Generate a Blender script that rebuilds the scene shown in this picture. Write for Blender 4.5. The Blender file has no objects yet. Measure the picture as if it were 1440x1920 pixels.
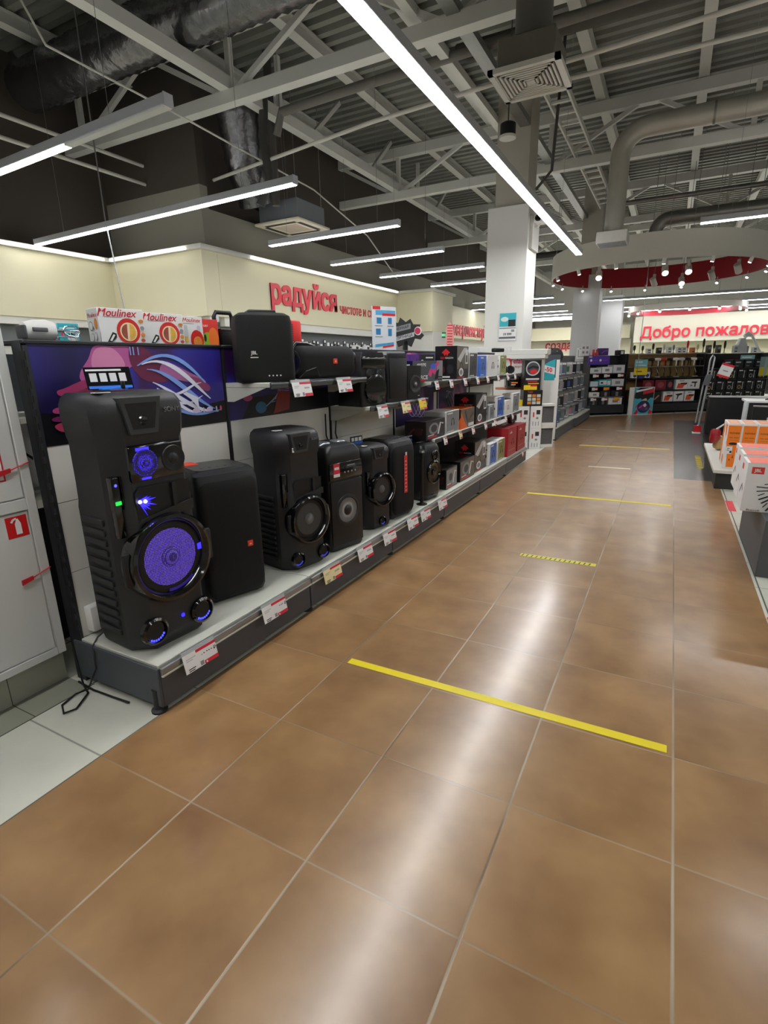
import bpy, bmesh, math, random
from math import sin, cos, pi, radians, sqrt
from mathutils import Vector, Matrix

random.seed(7)
SC = bpy.context.scene
COL = SC.collection

# ------------------------------------------------------------------ camera, world, exposure
cam = bpy.data.cameras.new('camera')
cam.sensor_fit = 'HORIZONTAL'
cam.sensor_width = 36.0
cam.lens = 982.47 / 1440 * 36.0
cam.clip_start = 0.02
cam.clip_end = 200
camo = bpy.data.objects.new('camera', cam)
COL.objects.link(camo)
YAW, PITCH, ROLL = 0.4935, -0.2762, -0.0188
fw = Vector((-sin(YAW) * cos(PITCH), cos(YAW) * cos(PITCH), sin(PITCH)))
rt = Vector((cos(YAW), sin(YAW), 0))
up = rt.cross(fw)
r2 = rt * cos(ROLL) + up * sin(ROLL)
u2 = -rt * sin(ROLL) + up * cos(ROLL)
mw = Matrix((r2, u2, -fw)).transposed().to_4x4()
mw.translation = Vector((1.1974, -0.4449, 1.3307))
camo.matrix_world = mw
SC.camera = camo

world = bpy.data.worlds.new('world')
SC.world = world
world.use_nodes = True
bg = world.node_tree.nodes['Background']
bg.inputs[0].default_value = (0.9, 0.95, 1.0, 1)
bg.inputs[1].default_value = 0.05

SC.view_settings.view_transform = 'Standard'
SC.view_settings.look = 'None'
SC.view_settings.gamma = 1.0
SC.view_settings.exposure = 0.0
SC.view_settings.use_curve_mapping = False
SC.cycles.use_denoising = True
SC.cycles.max_bounces = 7
SC.cycles.diffuse_bounces = 4
SC.cycles.glossy_bounces = 3
SC.cycles.sample_clamp_indirect = 4.0
SC.cycles.sample_clamp_direct = 14.0
SC.cycles.caustics_reflective = False
SC.cycles.caustics_refractive = False

LAMP = 46.0          # radiance of the linear lamps
STRIP = 4.0          # radiance of the strips on the fascia
SPOT = 60.0          # radiance of the small round spotlights


# ------------------------------------------------------------------ materials (all node based)
def lin(h):
    h = h.lstrip('#')
    out = []
    for i in (0, 2, 4):
        c = int(h[i:i + 2], 16) / 255
        out.append(c / 12.92 if c <= 0.04045 else ((c + 0.055) / 1.055) ** 2.4)
    return (*out, 1.0)


MATS = {}


def mt(hexc, rough=0.5, metal=0.0, var=0.06, scale=14.0, bump=0.0, coat=0.0, emit=None, alpha=1.0, spec=0.5, name=None):
    key = (hexc, rough, metal, var, scale, bump, coat, emit, alpha, spec, name)
    if key in MATS:
        return MATS[key]
    m = bpy.data.materials.new(name or 'surface_' + hexc.strip('#'))
    m.use_nodes = True
    nt = m.node_tree
    b = nt.nodes['Principled BSDF']
    b.inputs['Roughness'].default_value = rough
    b.inputs['Metallic'].default_value = metal
    b.inputs['Coat Weight'].default_value = coat
    b.inputs['Coat Roughness'].default_value = 0.05
    b.inputs['Specular IOR Level'].default_value = spec
    b.inputs['Coat Weight'].default_value = coat
    b.inputs['Coat Roughness'].default_value = 0.17
    b.inputs['Alpha'].default_value = alpha
    tc = nt.nodes.new('ShaderNodeTexCoord')
    nz = nt.nodes.new('ShaderNodeTexNoise')
    nz.inputs['Scale'].default_value = scale
    nz.inputs['Detail'].default_value = 3
    nt.links.new(tc.outputs['Object'], nz.inputs['Vector'])
    mx = nt.nodes.new('ShaderNodeMix')
    mx.data_type = 'RGBA'
    c = lin(hexc)
    lo = tuple(max(0, x * (1 - var)) for x in c[:3]) + (1,)
    hi = tuple(min(1, x * (1 + var)) for x in c[:3]) + (1,)
    mx.inputs['A'].default_value = lo
    mx.inputs['B'].default_value = hi
    nt.links.new(nz.outputs['Fac'], mx.inputs['Factor'])
    nt.links.new(mx.outputs['Result'], b.inputs['Base Color'])
    if bump:
        bp = nt.nodes.new('ShaderNodeBump')
        bp.inputs['Strength'].default_value = bump
        bp.inputs['Distance'].default_value = 0.01
        nt.links.new(nz.outputs['Fac'], bp.inputs['Height'])
        nt.links.new(bp.outputs['Normal'], b.inputs['Normal'])
    if emit is not None:
        b.inputs['Emission Color'].default_value = c
        b.inputs['Emission Strength'].default_value = emit
    MATS[key] = m
    return m


def mesh_grille(hexc, scale=260.0, rough=0.45, emit=None, dark='0a0a0c'):
    """perforated metal: a fine pattern of holes over a tone"""
    key = ('grille', hexc, scale, rough, emit)
    if key in MATS:
        return MATS[key]
    m = bpy.data.materials.new('perforated_grille')
    m.use_nodes = True
    nt = m.node_tree
    b = nt.nodes['Principled BSDF']
    tc = nt.nodes.new('ShaderNodeTexCoord')
    vo = nt.nodes.new('ShaderNodeTexVoronoi')
    vo.inputs['Scale'].default_value = scale
    vo.inputs['Randomness'].default_value = 0.15
    nt.links.new(tc.outputs['Object'], vo.inputs['Vector'])
    cr = nt.nodes.new('ShaderNodeValToRGB')
    cr.color_ramp.elements[0].position = 0.25
    cr.color_ramp.elements[0].color = lin(hexc)
    cr.color_ramp.elements[1].position = 0.5
    cr.color_ramp.elements[1].color = lin(dark)
    nt.links.new(vo.outputs['Distance'], cr.inputs['Fac'])
    nt.links.new(cr.outputs['Color'], b.inputs['Base Color'])
    b.inputs['Roughness'].default_value = rough
    if emit:
        nt.links.new(cr.outputs['Color'], b.inputs['Emission Color'])
        b.inputs['Emission Strength'].default_value = emit
    MATS[key] = m
    return m


def grid_floor(name, c1, c2, grout, g=0.0035, rough=0.3, vari=0.12, ysc=0.45, cross=0.65, spec=0.5, coat=0.42):
    m = bpy.data.materials.new(name)
    m.use_nodes = True
    nt = m.node_tree
    N, L = nt.nodes, nt.links
    b = N['Principled BSDF']
    geo = N.new('ShaderNodeNewGeometry')
    sep = N.new('ShaderNodeSeparateXYZ')
    L.new(geo.outputs['Position'], sep.inputs[0])

    def op(o, a, bb=None, c=None):
        n = N.new('ShaderNodeMath')
        n.operation = o
        for i, v in enumerate((a, bb, c)):
            if v is None:
                continue
            if isinstance(v, (int, float)):
                n.inputs[i].default_value = v
            else:
                L.new(v, n.inputs[i])
        return n.outputs[0]
    ux = op('DIVIDE', sep.outputs['X'], 0.45)
    uy = op('DIVIDE', sep.outputs['Y'], ysc)
    dx = op('ABSOLUTE', op('SUBTRACT', ux, op('ROUND', ux)))
    dy = op('ABSOLUTE', op('SUBTRACT', uy, op('ROUND', uy)))
    lx = N.new('ShaderNodeMapRange')
    lx.interpolation_type = 'SMOOTHSTEP'
    lx.inputs['From Min'].default_value = 2.2 * g / 0.45
    lx.inputs['From Max'].default_value = 0.4 * g / 0.45
    L.new(dx, lx.inputs['Value'])
    ly = N.new('ShaderNodeMapRange')
    ly.interpolation_type = 'SMOOTHSTEP'
    ly.inputs['From Min'].default_value = 2.0 * g / 0.45
    ly.inputs['From Max'].default_value = 0.2 * g / 0.45
    L.new(dy, ly.inputs['Value'])
    line = op('MAXIMUM', lx.outputs['Result'], op('MULTIPLY', ly.outputs['Result'], cross))
    comb = N.new('ShaderNodeCombineXYZ')
    L.new(op('FLOOR', ux), comb.inputs[0])
    L.new(op('FLOOR', uy), comb.inputs[1])
    wn = N.new('ShaderNodeTexWhiteNoise')
    wn.noise_dimensions = '3D'
    L.new(comb.outputs[0], wn.inputs['Vector'])
    nz = N.new('ShaderNodeTexNoise')
    nz.inputs['Scale'].default_value = 5.0
    nz.inputs['Detail'].default_value = 3.5
    nz.inputs['Roughness'].default_value = 0.5
    add = N.new('ShaderNodeVectorMath')
    add.operation = 'ADD'
    scl = N.new('ShaderNodeVectorMath')
    scl.operation = 'SCALE'
    scl.inputs['Scale'].default_value = 7.0
    L.new(wn.outputs['Color'], scl.inputs[0])
    L.new(geo.outputs['Position'], add.inputs[0])
    L.new(scl.outputs[0], add.inputs[1])
    L.new(add.outputs[0], nz.inputs['Vector'])
    ramp = N.new('ShaderNodeValToRGB')
    ramp.color_ramp.elements[0].position = 0.24
    ramp.color_ramp.elements[0].color = lin(c1)
    ramp.color_ramp.elements[1].position = 0.76
    ramp.color_ramp.elements[1].color = lin(c2)
    L.new(nz.outputs['Fac'], ramp.inputs['Fac'])
    hsv = N.new('ShaderNodeHueSaturation')
    L.new(ramp.outputs['Color'], hsv.inputs['Color'])
    L.new(op('MULTIPLY_ADD', wn.outputs['Value'], vari, 1 - vari / 2), hsv.inputs['Value'])
    # grout: part light, part dirty
    gn = N.new('ShaderNodeTexNoise')
    gn.inputs['Scale'].default_value = 1.1
    L.new(geo.outputs['Position'], gn.inputs['Vector'])
    gm = N.new('ShaderNodeMix')
    gm.data_type = 'RGBA'
    gm.inputs['A'].default_value = lin(grout[0])
    gm.inputs['B'].default_value = lin(grout[1])
    gr = N.new('ShaderNodeMapRange')
    gr.inputs['From Min'].default_value = 0.42
    gr.inputs['From Max'].default_value = 0.58
    L.new(gn.outputs['Fac'], gr.inputs['Value'])
    L.new(gr.outputs['Result'], gm.inputs['Factor'])
    fm = N.new('ShaderNodeMix')
    fm.data_type = 'RGBA'
    L.new(line, fm.inputs['Factor'])
    L.new(hsv.outputs['Color'], fm.inputs['A'])
    L.new(gm.outputs['Result'], fm.inputs['B'])
    L.new(fm.outputs['Result'], b.inputs['Base Color'])
    rr = op('MULTIPLY_ADD', nz.outputs['Fac'], 0.004, rough)
    b.inputs['Specular IOR Level'].default_value = spec
    b.inputs['Coat Weight'].default_value = coat
    b.inputs['Coat Roughness'].default_value = 0.17
    L.new(op('MAXIMUM', rr, op('MULTIPLY', line, 0.6)), b.inputs['Roughness'])
    bp = N.new('ShaderNodeBump')
    bp.inputs['Strength'].default_value = 0.3
    bp.inputs['Distance'].default_value = 0.003
    hh = op('MULTIPLY', line, -0.6)
    L.new(hh, bp.inputs['Height'])
    L.new(bp.outputs['Normal'], b.inputs['Normal'])
    return m


def art_gradient(name, stops, scale=2.0, rough=0.3, seed=0.0, warp=1.2):
    """printed picture: soft coloured blobs"""
    m = bpy.data.materials.new(name)
    m.use_nodes = True
    nt = m.node_tree
    N, L = nt.nodes, nt.links
    b = N['Principled BSDF']
    tc = N.new('ShaderNodeTexCoord')
    mp = N.new('ShaderNodeMapping')
    mp.inputs['Location'].default_value = (seed, seed * 1.7, seed * 0.3)
    L.new(tc.outputs['Object'], mp.inputs['Vector'])
    nz = N.new('ShaderNodeTexNoise')
    nz.inputs['Scale'].default_value = scale
    nz.inputs['Detail'].default_value = 1.5
    nz.inputs['Distortion'].default_value = warp
    L.new(mp.outputs[0], nz.inputs['Vector'])
    cr = N.new('ShaderNodeValToRGB')
    els = cr.color_ramp.elements
    els[0].position, els[0].color = stops[0][0], lin(stops[0][1])
    els[1].position, els[1].color = stops[-1][0], lin(stops[-1][1])
    for p, c in stops[1:-1]:
        e = els.new(p)
        e.color = lin(c)
    L.new(nz.outputs['Fac'], cr.inputs['Fac'])
    L.new(cr.outputs['Color'], b.inputs['Base Color'])
    b.inputs['Roughness'].default_value = rough
    return m


# ------------------------------------------------------------------ mesh building
class M:
    """collects shapes; build() links them as ONE mesh object"""

    def __init__(s):
        s.v, s.f, s.mi, s.sm, s.mats = [], [], [], [], []

    def idx(s, mat):
        if mat not in s.mats:
            s.mats.append(mat)
        return s.mats.index(mat)

    def add(s, vs, fs, mat, smooth=False):
        o = len(s.v)
        s.v += [tuple(p) for p in vs]
        k = s.idx(mat)
        for f in fs:
            s.f.append([i + o for i in f])
            s.mi.append(k)
            s.sm.append(smooth)
        return s

    def box(s, lo, hi, mat, r=0.0, seg=2):
        x0, y0, z0 = lo
        x1, y1, z1 = hi
        if r <= 0:
            vs = [(x0, y0, z0), (x1, y0, z0), (x1, y1, z0), (x0, y1, z0), (x0, y0, z1), (x1, y0, z1), (x1, y1, z1), (x0, y1, z1)]
            fs = [(0, 3, 2, 1), (4, 5, 6, 7), (0, 1, 5, 4), (1, 2, 6, 5), (2, 3, 7, 6), (3, 0, 4, 7)]
            return s.add(vs, fs, mat)
        bm = bmesh.new()
        bmesh.ops.create_cube(bm, size=1)
        for v in bm.verts:
            v.co = Vector(((x0 + x1) / 2 + v.co.x * (x1 - x0), (y0 + y1) / 2 + v.co.y * (y1 - y0), (z0 + z1) / 2 + v.co.z * (z1 - z0)))
        r = min(r, 0.49 * min(x1 - x0, y1 - y0, z1 - z0))
        bmesh.ops.bevel(bm, geom=bm.edges[:], offset=r, segments=seg, profile=0.5, affect='EDGES')
        bm.verts.index_update()
        s.add([v.co[:] for v in bm.verts], [[v.index for v in f.verts] for f in bm.faces], mat, seg > 1)
        bm.free()
        return s

    def hexa(s, p, mat):
        """8 points: bottom ring of 4 then top ring of 4"""
        return s.add(p, [(0, 3, 2, 1), (4, 5, 6, 7), (0, 1, 5, 4), (1, 2, 6, 5), (2, 3, 7, 6), (3, 0, 4, 7)], mat)

    def loft(s, rings, mat, cap=True, smooth=True):
        n = len(rings[0])
        vs = [p for r in rings for p in r]
        fs = []
        for i in range(len(rings) - 1):
            for j in range(n):
                k = (j + 1) % n
                fs.append((i * n + j, i * n + k, (i + 1) * n + k, (i + 1) * n + j))
        s.add(vs, fs, mat, smooth)
        if cap:
            s.add(rings[0], [list(range(n))[::-1]], mat)
            s.add(rings[-1], [list(range(n))], mat)
        return s

    def tube(s, pts, r, mat, n=8, cap=True, radii=None):
        pts = [Vector(p) for p in pts]
        rings = []
        prev = None
        for i, p in enumerate(pts):
            a = pts[max(0, i - 1)]
            c = pts[min(len(pts) - 1, i + 1)]
            t = (c - a).normalized()
            if prev is None:
                ref = Vector((0, 0, 1)) if abs(t.z) < 0.9 else Vector((1, 0, 0))
                e1 = t.cross(ref).normalized()
            else:
                e1 = (prev - t * prev.dot(t)).normalized()
            prev = e1
            e2 = t.cross(e1)
            rr = radii[i] if radii else r
            rings.append([tuple(p + (e1 * cos(2 * pi * k / n) + e2 * sin(2 * pi * k / n)) * rr) for k in range(n)])
        return s.loft(rings, mat, cap)

    def bar(s, a, b, w, h, mat):
        """square bar from a to b, w across, h tall"""
        a, b = Vector(a), Vector(b)
        t = (b - a).normalized()
        ref = Vector((0, 0, 1)) if abs(t.z) < 0.95 else Vector((1, 0, 0))
        e1 = t.cross(ref).normalized() * w / 2
        e2 = e1.cross(t).normalized() * h / 2
        p = [a - e1 - e2, a + e1 - e2, b + e1 - e2, b - e1 - e2, a - e1 + e2, a + e1 + e2, b + e1 + e2, b - e1 + e2]
        return s.hexa(p, mat)

    def lathe(s, prof, mat, c=(0, 0, 0), axis='z', n=28, smooth=True, sx=1.0):
        """prof: (radius, height) pairs along the axis; '-y' faces the viewer"""
        vs, fs = [], []
        for (r, h) in prof:
            for k in range(n):
                a = 2 * pi * k / n
                p, q = r * cos(a) * sx, r * sin(a)
                if axis == 'z':
                    vs.append((c[0] + p, c[1] + q, c[2] + h))
                elif axis == '-y':
                    vs.append((c[0] + p, c[1] - h, c[2] + q))
                elif axis == '-x':
                    vs.append((c[0] - h, c[1] - p, c[2] + q))
                else:
                    vs.append((c[0] + h, c[1] + p, c[2] + q))
        m = len(prof)
        for i in range(m - 1):
            for k in range(n):
                j = (k + 1) % n
                fs.append((i * n + k, i * n + j, (i + 1) * n + j, (i + 1) * n + k))
        s.add(vs, fs, mat, smooth)
        if prof[0][0] > 1e-5:
            s.add(vs[:n], [list(range(n))[::-1]], mat)
        if prof[-1][0] > 1e-5:
            s.add(vs[-n:], [list(range(n))], mat)
        return s

    def prism(s, poly, o, ex, ez, depth, mat):
        """2-D outline (u,v) on the plane o + u*ex + v*ez, given thickness along ez x ex... towards -normal"""
        o, ex, ez = Vector(o), Vector(ex), Vector(ez)
        nrm = ex.cross(ez).normalized()          # points away from the viewer of (ex right, ez up)? see below
        f = [o + ex * u + ez * v for u, v in poly]
        bk = [p - nrm * depth for p in f]
        n = len(f)
        s.add(f, [list(range(n))], mat)
        if depth:
            s.add(bk, [list(range(n))[::-1]], mat)
            s.add(f + bk, [(i, (i + 1) % n, n + (i + 1) % n, n + i) for i in range(n)], mat)
        return s

    def text(s, string, size, o, ex, ez, mat, depth=0.0, bold=0.0, align='CENTER', squeeze=1.0, shear=0.0):
        vs, fs = glyphs(string, depth / size, bold, align, 0.00025 / size)
        o, ex, ez = Vector(o), Vector(ex), Vector(ez)
        nr = ex.cross(ez).normalized()
        out = [o + ex * ((p[0] + p[1] * shear) * size * squeeze) + ez * (p[1] * size) + nr * (p[2] * size + depth / 2) for p in vs]
        return s.add(out, fs, mat)

    def build(s, name, parent=None, loc=(0, 0, 0), rot=0.0, label=None, cat=None, group=None, kind=None):
        me = bpy.data.meshes.new(name)
        me.from_pydata(s.v, [], s.f)
        for m in s.mats:
            me.materials.append(m)
        me.polygons.foreach_set('material_index', s.mi)
        me.polygons.foreach_set('use_smooth', s.sm)
        bm = bmesh.new()
        bm.from_mesh(me)
        bmesh.ops.remove_doubles(bm, verts=bm.verts[:], dist=1e-6)
        bmesh.ops.dissolve_degenerate(bm, dist=1e-7, edges=bm.edges[:])
        bm.to_mesh(me)
        bm.free()
        me.set_sharp_from_angle(angle=radians(38))
        me.update()
        o = bpy.data.objects.new(name, me)
        COL.objects.link(o)
        o.location = loc
        o.rotation_euler = (0, 0, rot)
        if parent:
            o.parent = parent
        tag(o, label, cat, group, kind)
        return o


GLY = {}


def glyphs(string, depth, bold, align, step=0.0):
    key = (string, round(depth, 4), bold, align, round(step, 5))
    if key in GLY:
        return GLY[key]
    cu = bpy.data.curves.new('glyphs', 'FONT')
    cu.body = string
    cu.size = 1.0
    cu.align_x = align
    cu.align_y = 'CENTER'
    cu.resolution_u = 3
    ob = bpy.data.objects.new('glyphs', cu)
    COL.objects.link(ob)
    dg = bpy.context.evaluated_depsgraph_get()
    dg.update()
    # letters are drawn outline by outline, so overlapping strokes stay filled
    outlines = []
    for sp in ob.to_curve(dg).splines:
        pts = [(p.co[:], p.handle_left[:], p.handle_right[:]) for p in sp.bezier_points]
        if len(pts) > 2:
            ar = sum(pts[i - 1][0][0] * pts[i][0][1] - pts[i][0][0] * pts[i - 1][0][1] for i in range(len(pts)))
            outlines.append((ar, pts))
    ob.to_curve_clear()
    sgn = 1 if max(outlines, key=lambda q: abs(q[0]))[0] > 0 else -1

    def inside(p, poly):
        r = False
        for i in range(len(poly)):
            (x0, y0), (x1, y1) = poly[i - 1][0][:2], poly[i][0][:2]
            if (y0 > p[1]) != (y1 > p[1]) and p[0] < (x1 - x0) * (p[1] - y0) / (y1 - y0) + x0:
                r = not r
        return r
    holes = [q for q in outlines if q[0] * sgn < 0]
    vs, fs = [], []
    nout = 0
    for ar, pts in outlines:
        if ar * sgn <= 0:
            continue
        c2 = bpy.data.curves.new('outline', 'CURVE')
        c2.dimensions = '2D'
        c2.fill_mode = 'BOTH'
        c2.extrude = depth / 2
        c2.resolution_u = 3
        c2.offset = 0.0 if depth else bold
        for grp in [pts] + [h[1] for h in holes if inside(h[1][0][0], pts)]:
            sp = c2.splines.new('BEZIER')
            sp.bezier_points.add(len(grp) - 1)
            sp.use_cyclic_u = True
            for bp, (co, hl, hr) in zip(sp.bezier_points, grp):
                bp.co, bp.handle_left, bp.handle_right = co, hl, hr
        o2 = bpy.data.objects.new('outline', c2)
        COL.objects.link(o2)
        dg.update()
        me = bpy.data.meshes.new_from_object(o2.evaluated_get(dg))
        nout += 1
        for q, (dx, dy) in enumerate(((-bold, -bold * .7), (-bold, bold * .7), (bold, -bold * .7), (bold, bold * .7)) if bold and depth else ((0, 0),)):
            k = len(vs)
            vs += [(v.co[0] + dx, v.co[1] + dy, v.co[2] + step * (q + 4 * (nout % 3))) for v in me.vertices]
            fs += [[i + k for i in p.vertices] for p in me.polygons]
        bpy.data.objects.remove(o2)
        bpy.data.curves.remove(c2)
        bpy.data.meshes.remove(me)
    bpy.data.objects.remove(ob)
    bpy.data.curves.remove(cu)
    GLY[key] = (vs, fs)
    return GLY[key]


def tag(o, label=None, cat=None, group=None, kind=None):
    if label:
        o['label'] = label
    if cat:
        o['category'] = cat
    if group:
        o['group'] = group
    if kind:
        o['kind'] = kind
    return o


def thing(name, label, cat, loc=(0, 0, 0), rot=0.0, group=None):
    o = bpy.data.objects.new(name, None)
    o.empty_display_size = 0.1
    COL.objects.link(o)
    o.location = loc
    o.rotation_euler = (0, 0, rot)
    return tag(o, label, cat, group)


def dup(root, loc, rot=None, label=None, group=None):
    """copy of a thing with copies of its parts and sub-parts"""
    r = root.copy()
    COL.objects.link(r)
    r.location = loc
    if rot is not None:
        r.rotation_euler = (0, 0, rot)
    if label:
        r['label'] = label
    if group:
        r['group'] = group
    for ch in list(root.children):
        c = ch.copy()
        COL.objects.link(c)
        c.parent = r
        for g in list(ch.children):
            d = g.copy()
            COL.objects.link(d)
            d.parent = c
    return r


def struct(name, mb, label=None):
    return mb.build(name, kind='structure', label=label)


def rrect(x0, x1, y0, y1, r, z, n=5):
    """rounded rectangle ring at height z"""
    pts = []
    r = min(r, 0.49 * (x1 - x0), 0.49 * (y1 - y0))
    for cx, cy, a0 in ((x1 - r, y0 + r, -pi / 2), (x1 - r, y1 - r, 0), (x0 + r, y1 - r, pi / 2), (x0 + r, y0 + r, pi)):
        for k in range(n + 1):
            a = a0 + pi / 2 * k / n
            pts.append((cx + r * cos(a), cy + r * sin(a), z))
    return pts


def octo(w, y0, y1, cx, cy, cb, z):
    return [(w - cx, y0, z), (w, y0 + cy, z), (w, y1 - cb, z), (w - cb, y1, z), (-w + cb, y1, z), (-w, y1 - cb, z), (-w, y0 + cy, z), (-w + cx, y0, z)]


def ell(cu, cv, ru, rv, n=20, a0=0.0, a1=2 * pi):
    return [(cu + ru * cos(a0 + (a1 - a0) * k / n), cv + rv * sin(a0 + (a1 - a0) * k / n)) for k in range(n)]


def smooth(p, n=5):
    """closed outline rounded through its points"""
    out = []
    k = len(p)
    for i in range(k):
        a, b, c, d = p[i - 1], p[i], p[(i + 1) % k], p[(i + 2) % k]
        for j in range(n):
            t = j / n
            out.append(tuple(0.5 * (2 * b[q] + (c[q] - a[q]) * t + (2 * a[q] - 5 * b[q] + 4 * c[q] - d[q]) * t * t + (3 * b[q] - a[q] - 3 * c[q] + d[q]) * t ** 3) for q in (0, 1)))
    return out


def rec(u0, v0, u1, v1):
    return [(u0, v0), (u1, v0), (u1, v1), (u0, v1)]


def ribbon(pts, w):
    """flat stroke along 2-D points; w may be a list"""
    L, R = [], []
    for i, p in enumerate(pts):
        a, b = pts[max(0, i - 1)], pts[min(len(pts) - 1, i + 1)]
        dx, dy = b[0] - a[0], b[1] - a[1]
        l = sqrt(dx * dx + dy * dy) or 1
        ww = w[i] if isinstance(w, (list, tuple)) else w
        L.append((p[0] - dy / l * ww / 2, p[1] + dx / l * ww / 2))
        R.append((p[0] + dy / l * ww / 2, p[1] - dx / l * ww / 2))
    return L + R[::-1]


# the printed faces of a carton: F front (-y), L left (-x), R right (+x), T top
def face_frame(face, w, d, h, lift):
    if face == 'F':
        return Vector((-w / 2, -d / 2 - lift, 0)), Vector((w, 0, 0)), Vector((0, 0, h))
    if face == 'L':
        return Vector((-w / 2 - lift, d / 2, 0)), Vector((0, -d, 0)), Vector((0, 0, h))
    if face == 'R':
        return Vector((w / 2 + lift, -d / 2, 0)), Vector((0, d, 0)), Vector((0, 0, h))
    return Vector((-w / 2, -d / 2, h + lift)), Vector((w, 0, 0)), Vector((0, d, 0))


def prints(mb, w, d, h, items, step=0.0004):
    k = {}
    for it in items:
        face, what, mat = it[0], it[1], it[2]
        k[face] = k.get(face, 0) + 1
        o, ex, ez = face_frame(face, w, d, h, step * k[face])
        if isinstance(what, str):
            u, v, size = it[3], it[4], it[5]
            bold = it[6] if len(it) > 6 else 0.0
            lx, lz = ex.length, ez.length
            if what:
                mb.text(what, size, o + ex * u + ez * v, ex / lx, ez / lz, mat, 0.0, bold, shear=it[7] if len(it) > 7 else 0.0)
        else:
            mb.add([o + ex * u + ez * v for u, v in what], [list(range(len(what)))], mat)
    return mb


def carton(name, label, cat, loc, rot, w, d, h, mat, items=(), group=None, r=0.0025, kind=None):
    mb = M()
    mb.box((-w / 2, -d / 2, 0), (w / 2, d / 2, h), mat, r, 1)
    prints(mb, w, d, h, items)
    return mb.build(name, None, loc, rot, label, cat, group, kind)


# palette
WHITE = mt('e9e9e6', 0.45, var=0.03)
OFFW = mt('d9d8d2', 0.5, var=0.04)
PAPER = mt('eeeeee', 0.55, var=0.02)
BLACK = mt('0c0c0e', 0.45, var=0.2)
BLACKP = mt('242528', 0.5, var=0.15, bump=0.05, scale=160)
SATIN = mt('151619', 0.42, var=0.15)
GLOSS = mt('060607', 0.08, var=0.1, coat=0.6)
CLOTH = mt('0e0f10', 0.85, var=0.25, scale=220, bump=0.2)
ANTH = mt('4a4f56', 0.5, 0.1, var=0.06, scale=60)
ANTHD = mt('27292d', 0.5, 0.1, var=0.08, scale=40)
CREAM = mt('d6d0b2', 0.6, var=0.02, scale=3)
REDP = mt('d5263c', 0.45, var=0.04)
ORANGE = mt('f07a1e', 0.5, var=0.04)
CHROME = mt('c8ccd0', 0.2, 0.9, var=0.05)
STEEL = mt('9a9c9c', 0.35, 0.8, var=0.1)
INK = mt('1a1a1c', 0.6, var=0.05)
GREYP = mt('8d9094', 0.55, var=0.06)
TEAL = mt('35b0c0', 0.45, var=0.05)
YELLOW = mt('f0d21e', 0.5, var=0.05)
X_, Y_, Z_ = Vector((1, 0, 0)), Vector((0, 1, 0)), Vector((0, 0, 1))

# ================================================================== the setting
BROWN = grid_floor('brown_stone_tile', '85623f', 'aa865c', ('b0a48f', '75634e'), g=0.0024, rough=0.2745)
DARK = grid_floor('dark_stone_tile', '221c1a', '2e2623', ('5a5450', '3a3634'), g=0.002, rough=0.2745, spec=0.25, coat=0.3)
LIGHT = grid_floor('light_stone_tile', 'c9cabd', 'd6d6ca', ('4a4a40', '3f3f36'), g=0.003, rough=0.35, vari=0.04, spec=0.5, coat=0.0)
fl = M()
EB = 1.78
fl.add([(-0.45, -5, 0), (EB, -5, 0), (EB, 6.3, 0), (1.35, 6.3, 0), (1.35, 13.0, 0), (1.35, 14.6, 0), (0.2, 13.75, 0), (-0.45, 13.2, 0)], [list(range(8))], BROWN)
fl.add([(1.35, 6.3, 0), (4.6, 6.3, 0), (4.6, 13.0, 0), (1.35, 13.0, 0)], [(0, 1, 2, 3)], DARK)
fl.add([(1.35, 13.0, 0), (2.2, 13.0, 0), (2.2, 15.2, 0), (1.35, 14.6, 0)], [(0, 1, 2, 3)], BROWN)
fl.add([(-9, -5, 0), (-0.45, -5, 0), (-0.45, 13.2, 0), (-9, 13.2, 0)], [(0, 1, 2, 3)], LIGHT)
fl.add([(EB, -5, 0), (11, -5, 0), (11, 6.3, 0), (EB, 6.3, 0)], [(0, 1, 2, 3)], LIGHT)
fl.add([(4.6, 6.3, 0), (11, 6.3, 0), (11, 28, 0), (4.6, 28, 0)], [(0, 1, 2, 3)], LIGHT)
fl.add([(-9, 13.2, 0), (-0.45, 13.2, 0), (0.2, 13.75, 0), (1.35, 14.6, 0), (2.2, 15.2, 0), (2.2, 13.0, 0), (4.6, 13.0, 0), (4.6, 28, 0), (-9, 28, 0)], [list(range(9))], LIGHT)
struct('floor', fl)

# corrugated roof deck, ribs running across the aisle
DECK = mt('85867f', 0.55, 0.2, var=0.12, scale=1.2)
HZ = 5.5
ce = M()
prof = []
y = -5.0
while y < 28.0:
    prof += [(y, HZ), (y + 0.09, HZ), (y + 0.115, HZ + 0.07), (y + 0.185, HZ + 0.07)]
    y += 0.21
vs, fs = [], []
for i, (yy, zz) in enumerate(prof):
    vs += [(-9, yy, zz), (11, yy, zz)]
    if i:
        fs.append((2 * i - 2, 2 * i - 1, 2 * i + 1, 2 * i))
ce.add(vs, fs, DECK)
struct('ceiling', ce)

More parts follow.
